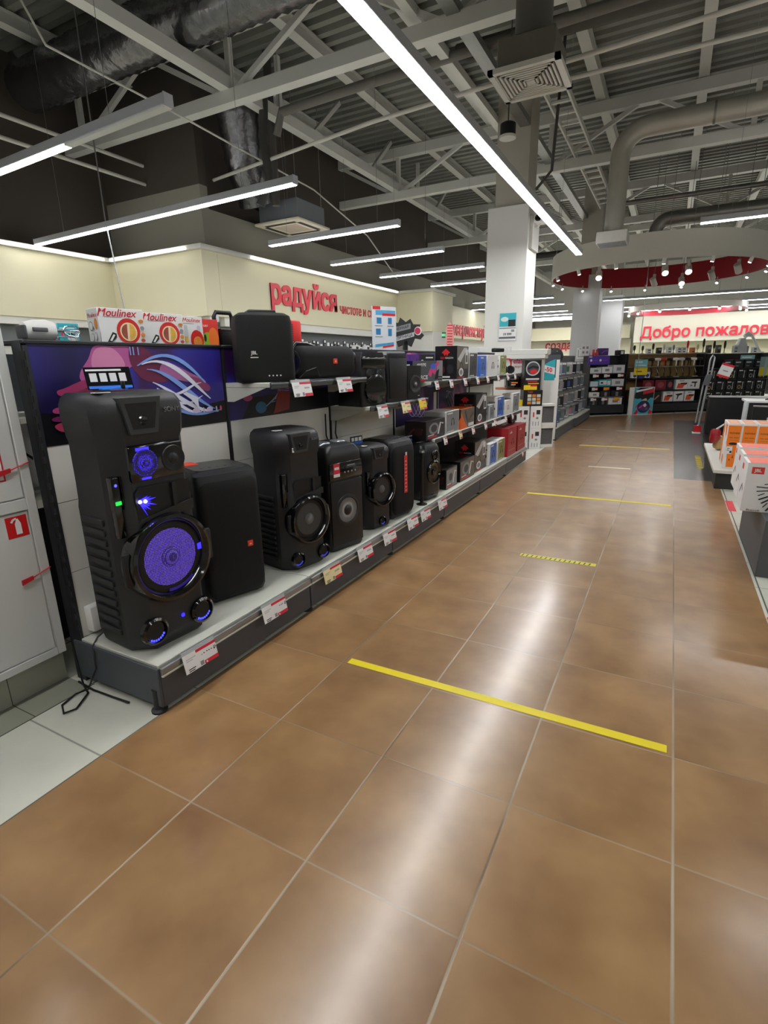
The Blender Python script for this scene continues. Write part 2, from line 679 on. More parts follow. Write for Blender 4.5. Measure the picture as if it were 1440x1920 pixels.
# walls
DKW = mt('4a433c', 0.8, var=0.1, scale=1.5)
GRW = mt('b9b8ae', 0.7, var=0.04, scale=2)
w = M()
w.box((-7.45, -5, 2.9), (-7.3, 5.95, HZ), DKW)
MIDW = mt('8f8c80', 0.75, var=0.06, scale=2)
w.box((-7.4, 5.95, 2.9), (-5.2, 6.1, 3.9), MIDW)
w.box((-7.4, 5.95, 3.9), (-5.2, 6.1, HZ), DKW)
w.box((-5.35, 6.1, 2.9), (-5.2, 28, 3.6), MIDW)
w.box((-5.45, 6.1, 3.6), (-5.3, 28, HZ), DKW)
w.box((-7.45, -5, 0), (-7.3, 5.95, 2.9), OFFW)
w.box((-7.4, 5.95, 0), (-5.2, 6.1, 2.9), OFFW)
w.box((-5.35, 6.1, 0), (-5.2, 28, 2.9), OFFW)
struct('wall_left', w)
w = M()
w.box((-9, 28, 0), (11, 28.15, HZ), mt('cfcdc2', 0.7, var=0.03, scale=2))
struct('wall_back', w)
w = M()
w.box((10.9, -5, 0), (11.05, 28, HZ), GRW)
struct('wall_right', w)
w = M()
w.box((-9, -5.15, 0), (11, -5, HZ), GRW)
struct('wall_front', w)

# cream fascia boxes over the perimeter shelving
f = M()
f.box((-7.3, -5, 2.06), (-7.0, 5.64, 3.0), CREAM, 0.004, 1)
f.box((-7.3, 5.64, 2.06), (-4.98, 5.95, 3.0), CREAM, 0.004, 1)
f.box((-5.2, 5.95, 2.06), (-4.98, 11.95, 3.0), CREAM, 0.004, 1)
f.box((-5.2, 11.95, 2.06), (-4.05, 13.3, 3.0), CREAM, 0.004, 1)
f.box((-5.2, 13.3, 2.06), (-4.98, 23.0, 3.0), CREAM, 0.004, 1)
# projecting cornice ledge that carries the light strips
for a, b in (((-7.0, -5, 2.96), (-6.92, 5.56, 3.02)), ((-6.92, 5.56, 2.96), (-4.9, 5.64, 3.02)), ((-4.98, 5.64, 2.96), (-4.9, 11.87, 3.02)), ((-4.98, 11.87, 2.96), (-3.97, 11.95, 3.02)), ((-4.05, 11.95, 2.96), (-3.97, 13.3, 3.02))):
    f.box(a, b, OFFW)
struct('trim_1', f)
f = M()
f.box((-4.8, 12.0, 0), (-4.05, 13.25, 2.06), OFFW)
struct('trim_2', f)
# valance and grey slat wall under the cream fascia
f = M()
SLAT = mt('6f7276', 0.6, var=0.06)
f.box((-7.12, -5, 1.96), (-7.02, 5.7, 2.06), OFFW)
f.box((-7.25, -5, 1.72), (-7.2, 5.7, 1.96), SLAT)
f.box((-7.0, 5.7, 1.96), (-5.0, 5.8, 2.06), OFFW)
f.box((-5.1, 6.0, 1.93), (-5.0, 11.9, 2.06), OFFW)
f.box((-5.2, 6.0, 1.66), (-5.14, 11.9, 1.93), SLAT)
struct('trim_3', f)
# back of the shop: fascia with lettering and the lit band below it
f = M()
f.box((-0.35, 24.0, 1.95), (10.9, 24.25, 2.95), mt('cdc9b8', 0.6, var=0.02, scale=3), 0.004, 1)
f.box((-5.2, 25.6, 2.2), (-0.6, 25.8, 2.75), CREAM)
f.box((-5.2, 26.6, 1.5), (-0.6, 26.7, 2.2), mt('f0ead2', 0.6, var=0.02))
f.box((-0.35, 24.6, 0.9), (10.9, 24.7, 1.95), mt('dcd9b8', 0.6, var=0.03))
struct('trim_4', f)


def text_width(string, bold):
    vs, _ = glyphs(string, 0.0, bold, 'LEFT')
    return max(v[0] for v in vs)


def lettering(name, label, s, size, o, ex, depth=0.03, bold=0.03, mat=REDP, squeeze=1.0):
    """raised letters; each word is a part"""
    words = s.split(' ')
    if len(words) == 1:
        mb = M()
        mb.text(s, size, o, ex, Z_, mat, depth, bold, 'LEFT', squeeze)
        return mb.build(name, None, (0, 0, 0), 0, label, 'sign')
    t = thing(name, label, 'sign', o)
    pre = ''
    for wd in words:
        off = text_width(pre + wd, bold) - text_width(wd, bold) if pre else 0.0
        mb = M()
        mb.text(wd, size, ex * (off * size * squeeze), ex, Z_, mat, depth, bold, 'LEFT', squeeze)
        mb.build('word', t)
        pre += wd + ' '
    return t


# ------------------------------------------------------------------ linear lamps
LED = mt('ffffff', 0.5, var=0.0, emit=LAMP, name='led_diffuser')
LEDS = mt('fffdf6', 0.5, var=0.0, emit=STRIP, name='led_strip')
ALU = mt('b9bcc2', 0.45, 0.3, var=0.05)


def linear_lamp(label, a, b, z=3.0, wd=0.06, lit=1.0, wires=True, group='linear ceiling lamps'):
    """a lamp from a to b (x, y) at height z: aluminium channel, white diffuser, two wires"""
    a, b = Vector((a[0], a[1], 0)), Vector((b[0], b[1], 0))
    ln = (b - a).length
    t = thing('linear_lamp', label, 'lamp', (a.x, a.y, z), math.atan2((b - a).y, (b - a).x), group)
    m = M()
    m.box((0, -wd / 2 - 0.006, 0.008), (ln, wd / 2 + 0.006, 0.075), ALU, 0.004, 1)
    m.box((-0.004, -wd / 2 - 0.008, 0.0), (0.004, wd / 2 + 0.008, 0.077), ALU)
    m.box((ln - 0.004, -wd / 2 - 0.008, 0.0), (ln + 0.004, wd / 2 + 0.008, 0.077), ALU)
    m.build('housing', t)
    m = M()
    m.box((0.006, -wd / 2, -0.004), (ln * lit - 0.006, wd / 2, 0.01), LED)
    m.build('diffuser', t)
    if lit < 1:
        m = M()
        m.box((ln * lit, -wd / 2, -0.004), (ln - 0.006, wd / 2, 0.01), WHITE)
        m.build('unlit_diffuser', t)
    if wires:
        for s in (0.15, 0.85):
            m = M()
            m.tube([(ln * s, 0, 0.07), (ln * s, 0, 2.5)], 0.0022, STEEL, 5)
            m.build('suspension_wire', t)
    return t


linear_lamp('long lit linear lamp running down the aisle overhead', (-0.35, -2.0), (-0.385, 9.47), wd=0.09, group=None)
linear_lamp('half lit grey linear lamp nearest the camera, at upper left', (-6.2, 2.70), (-1.96, 2.51), lit=0.72, group=None)
linear_lamp('longest lit crosswise lamp, hanging in front of the bare left corner', (-6.82, 4.40), (-2.2, 4.20))
ys = [(6.21, 'first lit crosswise lamp beyond the ceiling cassette', -4.18, -2.06),
      (7.99, 'second lit crosswise lamp beyond the ceiling cassette', -4.29, -2.17),
      (9.70, 'third lit crosswise lamp beyond the ceiling cassette', -4.24, -2.06),
      (11.5, 'fourth crosswise lamp beyond the cassette, ending at the white column', -3.89, -1.9),
      (15.6, 'short lit lamp seen just left of the big white column', -4.28, -1.94),
      (17.6, 'lamp crossing behind the white column, lower of the pair left of it', -5.0, -2.0),
      (20.1, 'lowest lit lamp left of the white column, over the red lettering', -5.0, -2.3)]
for yy, lb, x0, x1 in ys:
    linear_lamp(lb, (x0, yy), (x1, yy - 0.05), wires=True)
for i, yy in enumerate((21.6, 22.9, 23.6, 24.3)):
    linear_lamp('distant lit lamp in the gap between the two white columns, %s of four' % ('highest', 'second highest', 'third highest', 'lowest')[i], (-4.6, yy), (-1.3, yy - 0.05))
linear_lamp('lit lamp at the right edge above the white ceiling ring', (1.3, 8.18), (3.5, 8.16))
linear_lamp('lit lamp hanging outside the frame on the right', (2.05, 3.55), (4.2, 3.55))
for i, yy in enumerate((0.6, 2.6, 4.6, 6.6, 8.6, 10.6)):
    linear_lamp('added unseen lamp out of frame to the right, lighting the shelving, %s of six' % ('nearest', 'second', 'third', 'fourth', 'fifth', 'farthest')[i], (4.0, yy), (6.4, yy))  # unseen lamps added to light the shelving fronts from the right
linear_lamp('added unseen lamp behind the camera on the right', (1.3, -1.5), (3.5, -1.5))  # unseen, added so the near end gets enough light
linear_lamp('added unseen lamp behind the camera on the left', (-4.2, 0.7), (-2.0, 0.7))  # unseen, added as further light from behind the view
for i, (x0, x1, yy) in enumerate(((-0.86, 6.2, 17.4), (-0.86, 1.45, 20.1), (2.2, 6.8, 20.1), (-0.7, 6.8, 22.0), (-0.5, 6.8, 23.4))):
    linear_lamp('distant lit lamp over the welcome wall, %s' % ('topmost line', 'second line, left piece', 'second line, right piece', 'third line', 'lowest line')[i], (x0, yy), (x1, yy + 0.1))


def light_strip(label, lo, hi):
    m = M()
    m.box(lo, hi, LEDS)
    return m.build('light_strip', None, (0, 0, 0), 0, label, 'light strip', 'light strips on the cream fascia')


light_strip('light strip along the fascia of the left side wall', (-6.915, -4.8, 2.965), (-6.87, 5.45, 2.995))
light_strip('light strip on the short fascia facing the camera, left of the outer corner', (-6.85, 5.515, 2.965), (-5.2, 5.555, 2.995))
light_strip('light strip above the red cheer lettering', (-4.895, 6.6, 2.965), (-4.855, 11.75, 2.995))

# red lettering on the fascia
lettering('wall_lettering', 'big bold red three dimensional lettering reading радуйся', 'радуйся', 0.56, (-4.975, 7.08, 2.53), Y_, 0.02, 0.03, squeeze=0.93)
lettering('wall_lettering', 'smaller thin red lettering reading чистоте и свежести', 'чистоте и свежести', 0.27, (-4.975, 9.27, 2.42), Y_, 0.008, 0.006, squeeze=0.86)
lettering('wall_lettering', 'narrow red lettering совершенствуй beside the white column', 'совершенствуй...', 0.55, (-4.975, 15.5, 2.32), Y_, 0.02, 0.015, squeeze=0.86)
lettering('wall_lettering', 'red lettering создавай on the far lit wall between columns', 'создавай', 0.52, (-4.35, 26.58, 1.98), X_, 0.012, 0.02, squeeze=0.85)
lettering('wall_lettering', 'red welcome lettering on the back fascia, Добро пожаловать в будущее', 'Добро пожаловать в будущее', 0.58, (-0.12, 23.98, 2.3), X_, 0.015, 0.018, squeeze=0.955)

# ================================================================== roof steel and services
PUR = mt('dadad4', 0.55, 0.1, var=0.08, scale=3)
PURD = mt('8d887c', 0.6, 0.1, var=0.1, scale=3)
GALV = mt('8d8d89', 0.38, 0.75, var=0.12, scale=6)
DUCTG = mt('7d7a72', 0.45, 0.5, var=0.12, scale=4)
for i, x in enumerate((-6.4, -4.95, -3.5, -2.1, -0.3, 1.12, 2.55, 4.0, 5.4)):
    m = M()
    m.box((-0.07, -4.9, 0), (0.07, 27.9, 0.012), PUR)
    m.box((-0.008, -4.9, 0.012), (0.008, 27.9, 0.15), PUR)
    m.box((-0.07, -4.9, 0.15), (0.07, 27.9, 0.162), PUR)
    m.build('roof_purlin', None, (x, 0, 5.33), 0, 'pale steel purlin under the roof deck, %s from the left wall' % ('first', 'second', 'third', 'fourth', 'fifth', 'sixth', 'seventh', 'eighth', 'ninth')[i], 'beam', 'roof purlins')


def truss(label, y, x0=-7.25, x1=10.8, zl=4.5, zu=5.22, step=2.9):
    t = thing('roof_truss', label, 'truss', (0, y, 0), 0, 'roof trusses')
    m = M()
    m.box((x0, -0.07, zu - 0.07), (x1, 0.07, zu + 0.09), PUR)
    m.build('upper_chord', t)
    m = M()
    m.box((x0, -0.07, zl - 0.07), (x1, 0.07, zl + 0.07), PUR)
    m.build('lower_chord', t)
    x = x0 + 0.35
    while x + step < x1:
        for a, b in (((x, 0, zl), (x + step / 2, 0, zu)), ((x + step / 2 + 0.12, 0, zu), (x + step, 0, zl))):
            m = M()
            m.bar(a, b, 0.06, 0.06, PUR)
            m.build('brace', t)
        m = M()
        m.bar((x + 0.04, 0, zl), (x + 0.04, 0, zu), 0.07, 0.07, PUR)
        m.build('post', t)
        x += step
    return t


truss('white steel roof truss nearest the camera, at upper left', 5.4)
truss('white steel roof truss crossing above the big white column', 10.0)
truss('white steel roof truss beyond the round elbow duct', 14.6)
truss('white steel roof truss in the far distance', 19.2)
# longitudinal beam on the lower chords, with knee braces
t = thing('ceiling_beam', 'long white steel beam running lengthwise at upper left', 'beam', (-4.0, 0, 4.5))
m = M()
m.box((-0.07, -4.9, 0.07), (0.07, 27.5, 0.21), PUR)
m.build('chord', t)
for y in (1.2, 3.4, 7.2, 9.0, 12.0, 16.8):
    m = M()
    m.bar((0, y, 0.2), (0, y + 0.75, 0.85), 0.06, 0.06, PUR)
    m.build('brace', t)
m = M()
for y in (2.6, 6.4, 11):
    m.bar((0, y, 0.2), (0, y, 0.85), 0.06, 0.06, PUR)
m.build('hanger', t)
t = thing('ceiling_beam', 'white steel beam running lengthwise left of the long lamp', 'beam', (-1.5, 0, 4.66))
m = M()
m.box((-0.05, -4.9, 0), (0.05, 27.5, 0.09), PUR)
m.build('chord', t)

# columns
COLW = mt('e2e2de', 0.55, var=0.02, scale=3)
CONC = mt('b3aea2', 0.75, var=0.08, scale=4)
t = thing('column', 'big square white column right of the crosswise lamps, with a price poster', 'column', (-1.23, 8.15, 0))
m = M()
m.box((-0.31, 0, 0), (0.31, 0.6, 3.55), COLW, 0.006, 1)
m.build('cladding', t)
m = M()
m.box((-0.22, 0.06, 3.55), (0.26, 0.55, HZ), CONC)
m.build('upper_shaft', t)
m = M()
m.box((0.312, 0.08, 2.95), (0.36, 0.5, 3.4), OFFW, 0.004, 1)
m.build('cable_box', t)
t = thing('column', 'second white column standing under the left end of the white ring', 'column', (-0.86, 14.0, 0))
m = M()
m.box((-0.3, 0, 0), (0.3, 0.6, 3.3), mt('cfd0d2', 0.55, var=0.02), 0.006, 1)
m.build('cladding', t)
m = M()
m.box((-0.22, 0.05, 3.3), (0.22, 0.5, HZ), CONC)
m.build('upper_shaft', t)
t = thing('column', 'third white column, farthest, left of the welcome lettering', 'column', (-0.66, 18.0, 0))
m = M()
m.box((-0.3, 0, 0), (0.3, 0.6, 3.2), mt('cfd0d2', 0.55, var=0.02), 0.006, 1)
m.build('cladding', t)
m = M()
m.box((-0.22, 0.05, 3.2), (0.22, 0.5, HZ), CONC)
m.build('upper_shaft', t)
# framed price poster hanging on the column
t = thing('price_poster', 'small framed price poster with teal top on the big white column', 'poster', (-1.16, 8.145, 1.64))
m = M()
m.box((-0.145, -0.012, 0), (0.145, 0, 0.42), mt('dfe3e4', 0.3), 0.003, 1)
m.build('holder', t)
m = M()
o = Vector((-0.13, -0.0135, 0.01))
for k, (p, c) in enumerate(((rec(0, 0, .26, .4), PAPER), (rec(0, .2, .26, .4), TEAL), (rec(.14, .2, .25, .3), INK), (ell(.08, .31, .06, .035), mt('d8e9ea')), (rec(0, .17, .26, .185), GREYP), (rec(.19, .12, .24, .155), GREYP), (rec(.0, .02, .26, .05), mt('5e656b')))):
    m.add([(o.x + u, o.y - k * 0.0003, o.z + v) for u, v in p], [list(range(len(p)))], c)
m.text('19 999', 0.05, (0, -0.017, 0.095), X_, Z_, INK, 0, 0.02)
m.build('printed_sheet', t)
# camera on the column
t = thing('security_camera', 'white bullet security camera on the side of the big column', 'camera', (-0.92, 8.35, 3.27))
m = M()
m.tube([(0, 0, 0), (0.1, -0.02, -0.02), (0.14, -0.03, 0.02)], 0.012, WHITE)
m.build('bracket', t)
m = M()
m.box((0.06, -0.16, 0.02), (0.2, 0.08, 0.12), WHITE, 0.015, 2)
m.lathe([(0.045, 0), (0.045, 0.02), (0.03, 0.022), (0.03, 0.005), (0, 0.005)], GLOSS, (0.13, -0.16, 0.07), '-y', 16)
m.build('camera_body', t)

# square ceiling diffuser with its duct
t = thing('air_diffuser', 'square louvred air diffuser under a vertical grey duct, right of the long lamp', 'vent', (-0.18, 4.98, 3.68))
m = M()
for k in range(7):
    a = 0.26 - k * 0.033
    z = -0.002 - k * 0.001
    for (x0, y0, x1, y1) in ((-a, -a, a, -a + 0.016), (-a, a - 0.016, a, a), (-a, -a, -a + 0.016, a), (a - 0.016, -a, a, a)):
        m.box((x0, y0, z), (x1, y1, z + 0.02 + k * 0.002), OFFW)
m.box((-0.035, -0.035, -0.01), (0.035, 0.035, 0.02), OFFW)
m.build('louvre', t)
m = M()
for (x0, y0, x1, y1) in ((-0.3, -0.3, 0.3, -0.255), (-0.3, 0.255, 0.3, 0.3), (-0.3, -0.3, -0.255, 0.3), (0.255, -0.3, 0.3, 0.3)):
    m.box((x0, y0, -0.008), (x1, y1, 0.03), OFFW)
m.build('rim', t)
m = M()
m.box((-0.24, -0.24, 0.03), (0.24, 0.24, 0.26), DUCTG, 0.01, 1)
m.build('plenum_box', t)
m = M()
m.lathe([(0.155, 0.26), (0.155, 0.9), (0.16, 0.905), (0.16, 0.93), (0.155, 0.935), (0.155, 1.75)], mt('6f6c66', 0.6, 0.3, var=0.1, scale=3), (0, 0, 0), 'z', 24)
m.build('round_duct', t)

# ladder type cable tray and perforated trays
t = thing('cable_ladder', 'white ladder type cable tray behind the square diffuser', 'cable tray', (-0.5, 0, 4.58))
for x in (-0.14, 0.14):
    m = M()
    m.box((x - 0.012, 6.6, 0), (x + 0.012, 13.5, 0.08), PUR)
    m.build('side_rail', t)
for k in range(18):
    m = M()
    m.box((-0.13, 6.7 + k * 0.38, 0.02), (0.13, 6.74 + k * 0.38, 0.05), PUR)
    m.build('rung', t)
m = M()
m.box((-1.12, -4.5, 4.55), (-0.98, 16, 4.56), GALV)
m.box((-1.12, -4.5, 4.56), (-1.112, 16, 4.63), GALV)
m.box((-0.988, -4.5, 4.56), (-0.98, 16, 4.63), GALV)
m.build('cable_tray', None, (0, 0, 0), 0, 'galvanised cable tray passing left of the square diffuser', 'cable tray')

# round insulated duct with an elbow coming down beside the ring
m = M()
pts = [(0.14, 9.25, 3.2), (0.14, 9.25, 4.25)] + [(0.14 + 0.35 * (1 - cos(a)), 9.25, 4.25 + 0.35 * sin(a)) for a in [pi / 2 * k / 6 for k in range(1, 7)]] + [(0.9, 9.25, 4.6), (7.0, 9.3, 4.6)]
t = thing('elbow_duct', 'round foil wrapped duct bending down above the white ring', 'duct', (0, 0, 0))
m.tube(pts, 0.14, mt('b7b4aa', 0.42, 0.35, var=0.15, scale=5, bump=0.5), 20)
m.build('pipe_run', t)
for x in (1.3, 2.6):
    m = M()
    m.lathe([(0.147, 0), (0.147, 0.03)], GALV, (x, 9.26, 4.6), 'x', 20)
    m.build('clamp_band', t)
m = M()
m.box((-0.08, 9.03, 3.06), (0.36, 9.47, 3.22), OFFW, 0.005, 1)
for k in range(6):
    m.box((-0.06, 9.05 + k * 0.07, 3.05), (0.34, 9.07 + k * 0.07, 3.07), GREYP)
m.build('outlet_grille', t)
m = M()
pts = [(0.55, 13.2, 3.75), (0.55, 13.2, 3.9)] + [(0.55 + 0.25 * (1 - cos(a)), 13.2, 3.9 + 0.25 * sin(a)) for a in [pi / 2 * k / 5 for k in range(1, 6)]] + [(7, 13.2, 4.15)]
m.tube(pts, 0.14, GALV, 16)
m.build('elbow_duct', None, (0, 0, 0), 0, 'smaller round metal duct bending down just behind the white ring', 'duct')
m = M()
m.box((2.4, 11.6, 4.2), (3.6, 12.6, 4.75), DUCTG, 0.02, 1)
m.build('duct_box', None, (0, 0, 0), 0, 'dark rectangular duct box under the roof at the right edge', 'duct')

# foil ducts upper left
FOIL = mt('77777a', 0.25, 0.9, var=0.4, scale=11, bump=1.0, name='crumpled_foil')


def flex(name, label, pts, r, mat, pitch=0.06):
    m = M()
    P = [Vector(p) for p in pts]
    out, rad = [], []
    for i in range(len(P) - 1):
        n = max(2, int((P[i + 1] - P[i]).length / pitch))
        for k in range(n):
            out.append(P[i].lerp(P[i + 1], k / n))
            rad.append(r * (1.0 + (0.035 if len(rad) % 2 else -0.03) + random.uniform(-0.02, 0.02)))
    m.tube(out, r, mat, 18, radii=rad)
    return m.build(name, None, (0, 0, 0), 0, label, 'duct')


flex('flexible_duct', 'crumpled silver flexible duct across the upper left corner', [(-7.0, 4.74, 5.01), (-5.4, 4.74, 5.03), (-3.6, 4.74, 5.03), (-1.9, 4.74, 5.03)], 0.285, FOIL, 0.075)
flex('flexible_duct', 'dark foil duct descending beside the dark wall at left', [(-4.6, 6.2, 4.85), (-4.75, 6.5, 4.2), (-4.8, 6.8, 3.7)], 0.3, FOIL, 0.09)


def pipe(label, pts, r, mat, name='pipe', cat='pipe', group=None):
    m = M()
    m.tube(pts, r, mat, 10)
    return m.build(name, None, (0, 0, 0), 0, label, cat, group)


WP = mt('cfcdc4', 0.5, var=0.06)
pipe('thin white sprinkler pipe crossing below the trusses from the left wall to the right', [(-5.15, 6.2, 4.0), (-2.2, 5.75, 4.02), (2.6, 5.4, 4.05), (8, 5.2, 4.05)], 0.022, WP)
pipe('thin white pipe running lengthwise at left, lower of two', [(-6.3, -4, 4.05), (-6.3, 5.93, 4.05)], 0.025, WP)
pipe('thin white pipe running lengthwise at left, upper of two', [(-6.3, -4, 4.3), (-6.3, 5.93, 4.3)], 0.025, WP)
pipe('thick grey insulated pipe bending across under the deck left of the long lamp', [(-3.85, 6.1, 4.3), (-3.75, 6.1, 4.55), (-3.0, 6.2, 4.62), (0.5, 6.4, 4.78), (6, 6.4, 4.8)], 0.055, mt('6e6b65', 0.7, var=0.1))
pipe('dark drop pipe on the dark wall left of the ceiling cassette', [(-4.25, 6.5, 5.5), (-4.25, 6.5, 3.6)], 0.06, mt('4a4844', 0.7))
pipe('black pipe with a bend seen left of the white column', [(-3.0, 13.5, 2.85), (-3.0, 13.5, 5.5), (-3.0, 13.5, 3.7), (-3.0, 13.5, 3.6), (-2.8, 13.5, 3.75), (-1.4, 13.5, 3.75)], 0.07, mt('2c2b2a', 0.6))
pipe('long dark insulated pipe crossing near the top right', [(-1.6, 6.9, 5.0), (8, 7.3, 5.05)], 0.1, mt('4f4d49', 0.7, var=0.1))
pipe('grey pipe crossing the hall behind the elbow duct', [(-0.3, 13.0, 4.5), (8, 13.0, 4.5)], 0.05, GALV)
pipe('white pipe crossing the hall beyond the square diffuser, at right', [(-0.2, 6.45, 4.25), (7, 6.5, 4.28)], 0.022, WP)
CAB = mt('3a3936', 0.7)
pipe('slack grey cable sagging from upper left toward the lamps', [(-4.9, 3.1, 5.5), (-4.6, 3.5, 4.4), (-4.4, 5.0, 4.25), (-4.25, 7.5, 4.05), (-4.4, 9.5, 3.75), (-4.95, 11.9, 3.3)], 0.012, WP, 'cable', 'cable')
pipe('bundle of dark cables hanging from the roof near the wall corner', [(-3.95, 6.0, 4.75), (-4.0, 6.0, 4.2), (-3.9, 5.95, 3.75), (-4.05, 5.9, 3.45)], 0.06, CAB, 'cable', 'cable')
pipe('dark cable loop hanging right of the big column top', [(-0.5, 7.9, 5.5), (-0.55, 7.9, 4.4), (-0.62, 8.1, 3.9), (-0.87, 8.3, 3.75)], 0.02, CAB, 'cable', 'cable')
pipe('thin steel wire dropping in front of the cream corner fascia', [(-5.17, 4.3, 5.4), (-5.17, 4.3, 3.1), (-5.03, 4.3, 1.9), (-4.95, 4.3, 0.0)], 0.008, STEEL, 'cable', 'cable')
pipe('thin wire dropping from the roof into the middle of the white ring', [(0.55, 12.0, 5.5), (0.55, 12.0, 0.0)], 0.006, STEEL, 'cable', 'cable')
# short round speaker under the tray
t = thing('ceiling_speaker', 'small black round ceiling speaker hanging in front of the column top', 'speaker', (-0.72, 6.2, 3.72))
m = M()
m.lathe([(0.05, 0.16), (0.085, 0.14), (0.085, 0.02), (0.0, 0.02)], BLACK, (0, 0, 0), 'z', 20)
m.build('housing', t)
m = M()
m.lathe([(0.0, 0.0), (0.092, 0.0), (0.092, 0.025), (0.08, 0.026)], OFFW, (0, 0, 0), 'z', 20)
m.build('grille', t)
m = M()
m.tube([(0, 0, 0.15), (0, 0, 1.6)], 0.006, CAB)
m.build('hanger_wire', t)

# ceiling cassette air conditioner
t = thing('ceiling_cassette', 'white ceiling cassette air conditioner hanging left of centre', 'air conditioner', (-4.6, 7.35, 3.5))
m = M()
PAN = mt('e4dcc8', 0.5)
m.box((-0.44, -0.44, 0), (0.44, 0.44, 0.04), PAN, 0.012, 2)
m.build('panel', t)
m = M()
m.box((-0.22, -0.22, -0.006), (0.22, 0.22, 0.002), mt('cbbfae', 0.6))
for k in range(9):
    m.box((-0.2, -0.2 + k * 0.047, -0.009), (0.2, -0.185 + k * 0.047, -0.004), mt('b5a896', 0.6))
m.build('intake_grille', t)
for (x0, y0, x1, y1) in ((-0.3, -0.36, 0.3, -0.29), (-0.3, 0.29, 0.3, 0.36), (-0.36, -0.28, -0.29, 0.28), (0.29, -0.28, 0.36, 0.28)):
    m = M()
    m.box((x0, y0, -0.004), (x1, y1, 0.002), INK)
    m.build('outlet_slot', t)
m = M()
m.box((-0.38, -0.38, 0.04), (0.38, 0.38, 0.33), mt('7c8187', 0.5, 0.3), 0.01, 1)
m.build('casing', t)
m = M()
for (a, b) in ((-.34, -.34), (.34, -.34), (-.34, .34), (.34, .34)):
    m.tube([(a, b, 0.3), (a, b, 1.8)], 0.006, STEEL, 6)
m.build('threaded_rod', t)
m = M()
m.tube([(-0.38, -0.1, 0.2), (-0.6, -0.2, 0.35), (-0.7, -0.1, 0.7), (-0.55, 0, 1.2)], 0.03, BLACK)
m.tube([(-0.38, 0.05, 0.2), (-0.55, 0.1, 0.1), (-0.75, 0.15, 0.4), (-0.9, 0.1, 0.9)], 0.025, BLACK)
m.build('refrigerant_pipe', t)


# ------------------------------------------------------------------ round ceiling ring with spotlights
BULB = mt('fffdf8', 0.4, var=0, emit=SPOT, name='spot_bulb')


def ring(label, cx, cy, R, z0, z1, n=72):
    t = thing('ceiling_ring', label, 'ceiling ring', (cx, cy, z0))
    h = z1 - z0
    m = M()
    vs, fs = [], []
    for k in range(n):
        a = 2 * pi * k / n
        vs += [(R * cos(a), R * sin(a), 0), (R * cos(a), R * sin(a), h)]
        j = (k + 1) % n
        fs.append((2 * k, 2 * j, 2 * j + 1, 2 * k + 1))
    m.add(vs, fs, mt('d9d6cc', 0.6, var=0.03), True)
    vs2 = [(x, y, z) for (x, y, z) in vs]
    ro = R - 0.03
    vi, fi = [], []
    for k in range(n):
        a = 2 * pi * k / n
        vi += [(R * cos(a), R * sin(a), 0), (ro * cos(a), ro * sin(a), 0), (R * cos(a), R * sin(a), h), (ro * cos(a), ro * sin(a), h)]
        j = (k + 1) % n
        fi += [(4 * k, 4 * k + 1, 4 * j + 1, 4 * j), (4 * k + 2, 4 * j + 2, 4 * j + 3, 4 * k + 3)]
    m.add(vi, fi, mt('d9d6cc', 0.6, var=0.03))
    m.build('outer_face', t)
    m = M()
    vs, fs = [], []
    for k in range(n):
        a = 2 * pi * k / n
        vs += [(ro * cos(a), ro * sin(a), 0.002), (ro * cos(a), ro * sin(a), h - 0.002)]
        j = (k + 1) % n
        fs.append((2 * k, 2 * k + 1, 2 * j + 1, 2 * j))
    m.add(vs, fs, mt('a81226', 0.5, var=0.04), True)
    m.build('red_inner_face', t)
    m = M()
    for a in (0.5, 2.1, 3.6, 5.2):
        m.tube([(R * cos(a), R * sin(a), h), (R * cos(a), R * sin(a), 5.4 - z0)], 0.006, STEEL, 5)
    m.build('suspension_wire', t)
    return t


RC = (0.62, 12.65)
ring('large white ceiling ring with a red inner face', RC[0], RC[1], 2.02, 3.0, 3.44)
ring('smaller distant ceiling ring with a red inner face above the welcome wall', 1.35, 20.9, 1.75, 2.84, 3.0)


def spot(label, p, aim, sz=1.0, group='spotlights on the large ceiling ring', em=None, rod=0):
    t = thing('spotlight', label, 'spotlight', p, 0, group)
    d = Vector(aim).normalized()
    m = M()
    m.tube([(0, 0, 0.1 * sz), (0, 0, 0.03 * sz)], 0.018 * sz, OFFW, 8)
    m.tube([-d * 0.06 * sz, d * 0.05 * sz], 0.036 * sz, OFFW, 12)
    m.build('lamp_body', t)
    m = M()
    m.tube([d * 0.051 * sz, d * 0.056 * sz], 0.028 * sz, em or BULB, 12)
    m.build('bulb', t)
    if rod:
        m = M()
        m.tube([(0, 0, 0.1 * sz), (0, 0, rod - p[2])], 0.006, STEEL, 6)
        m.build('drop_rod', t)
    return t


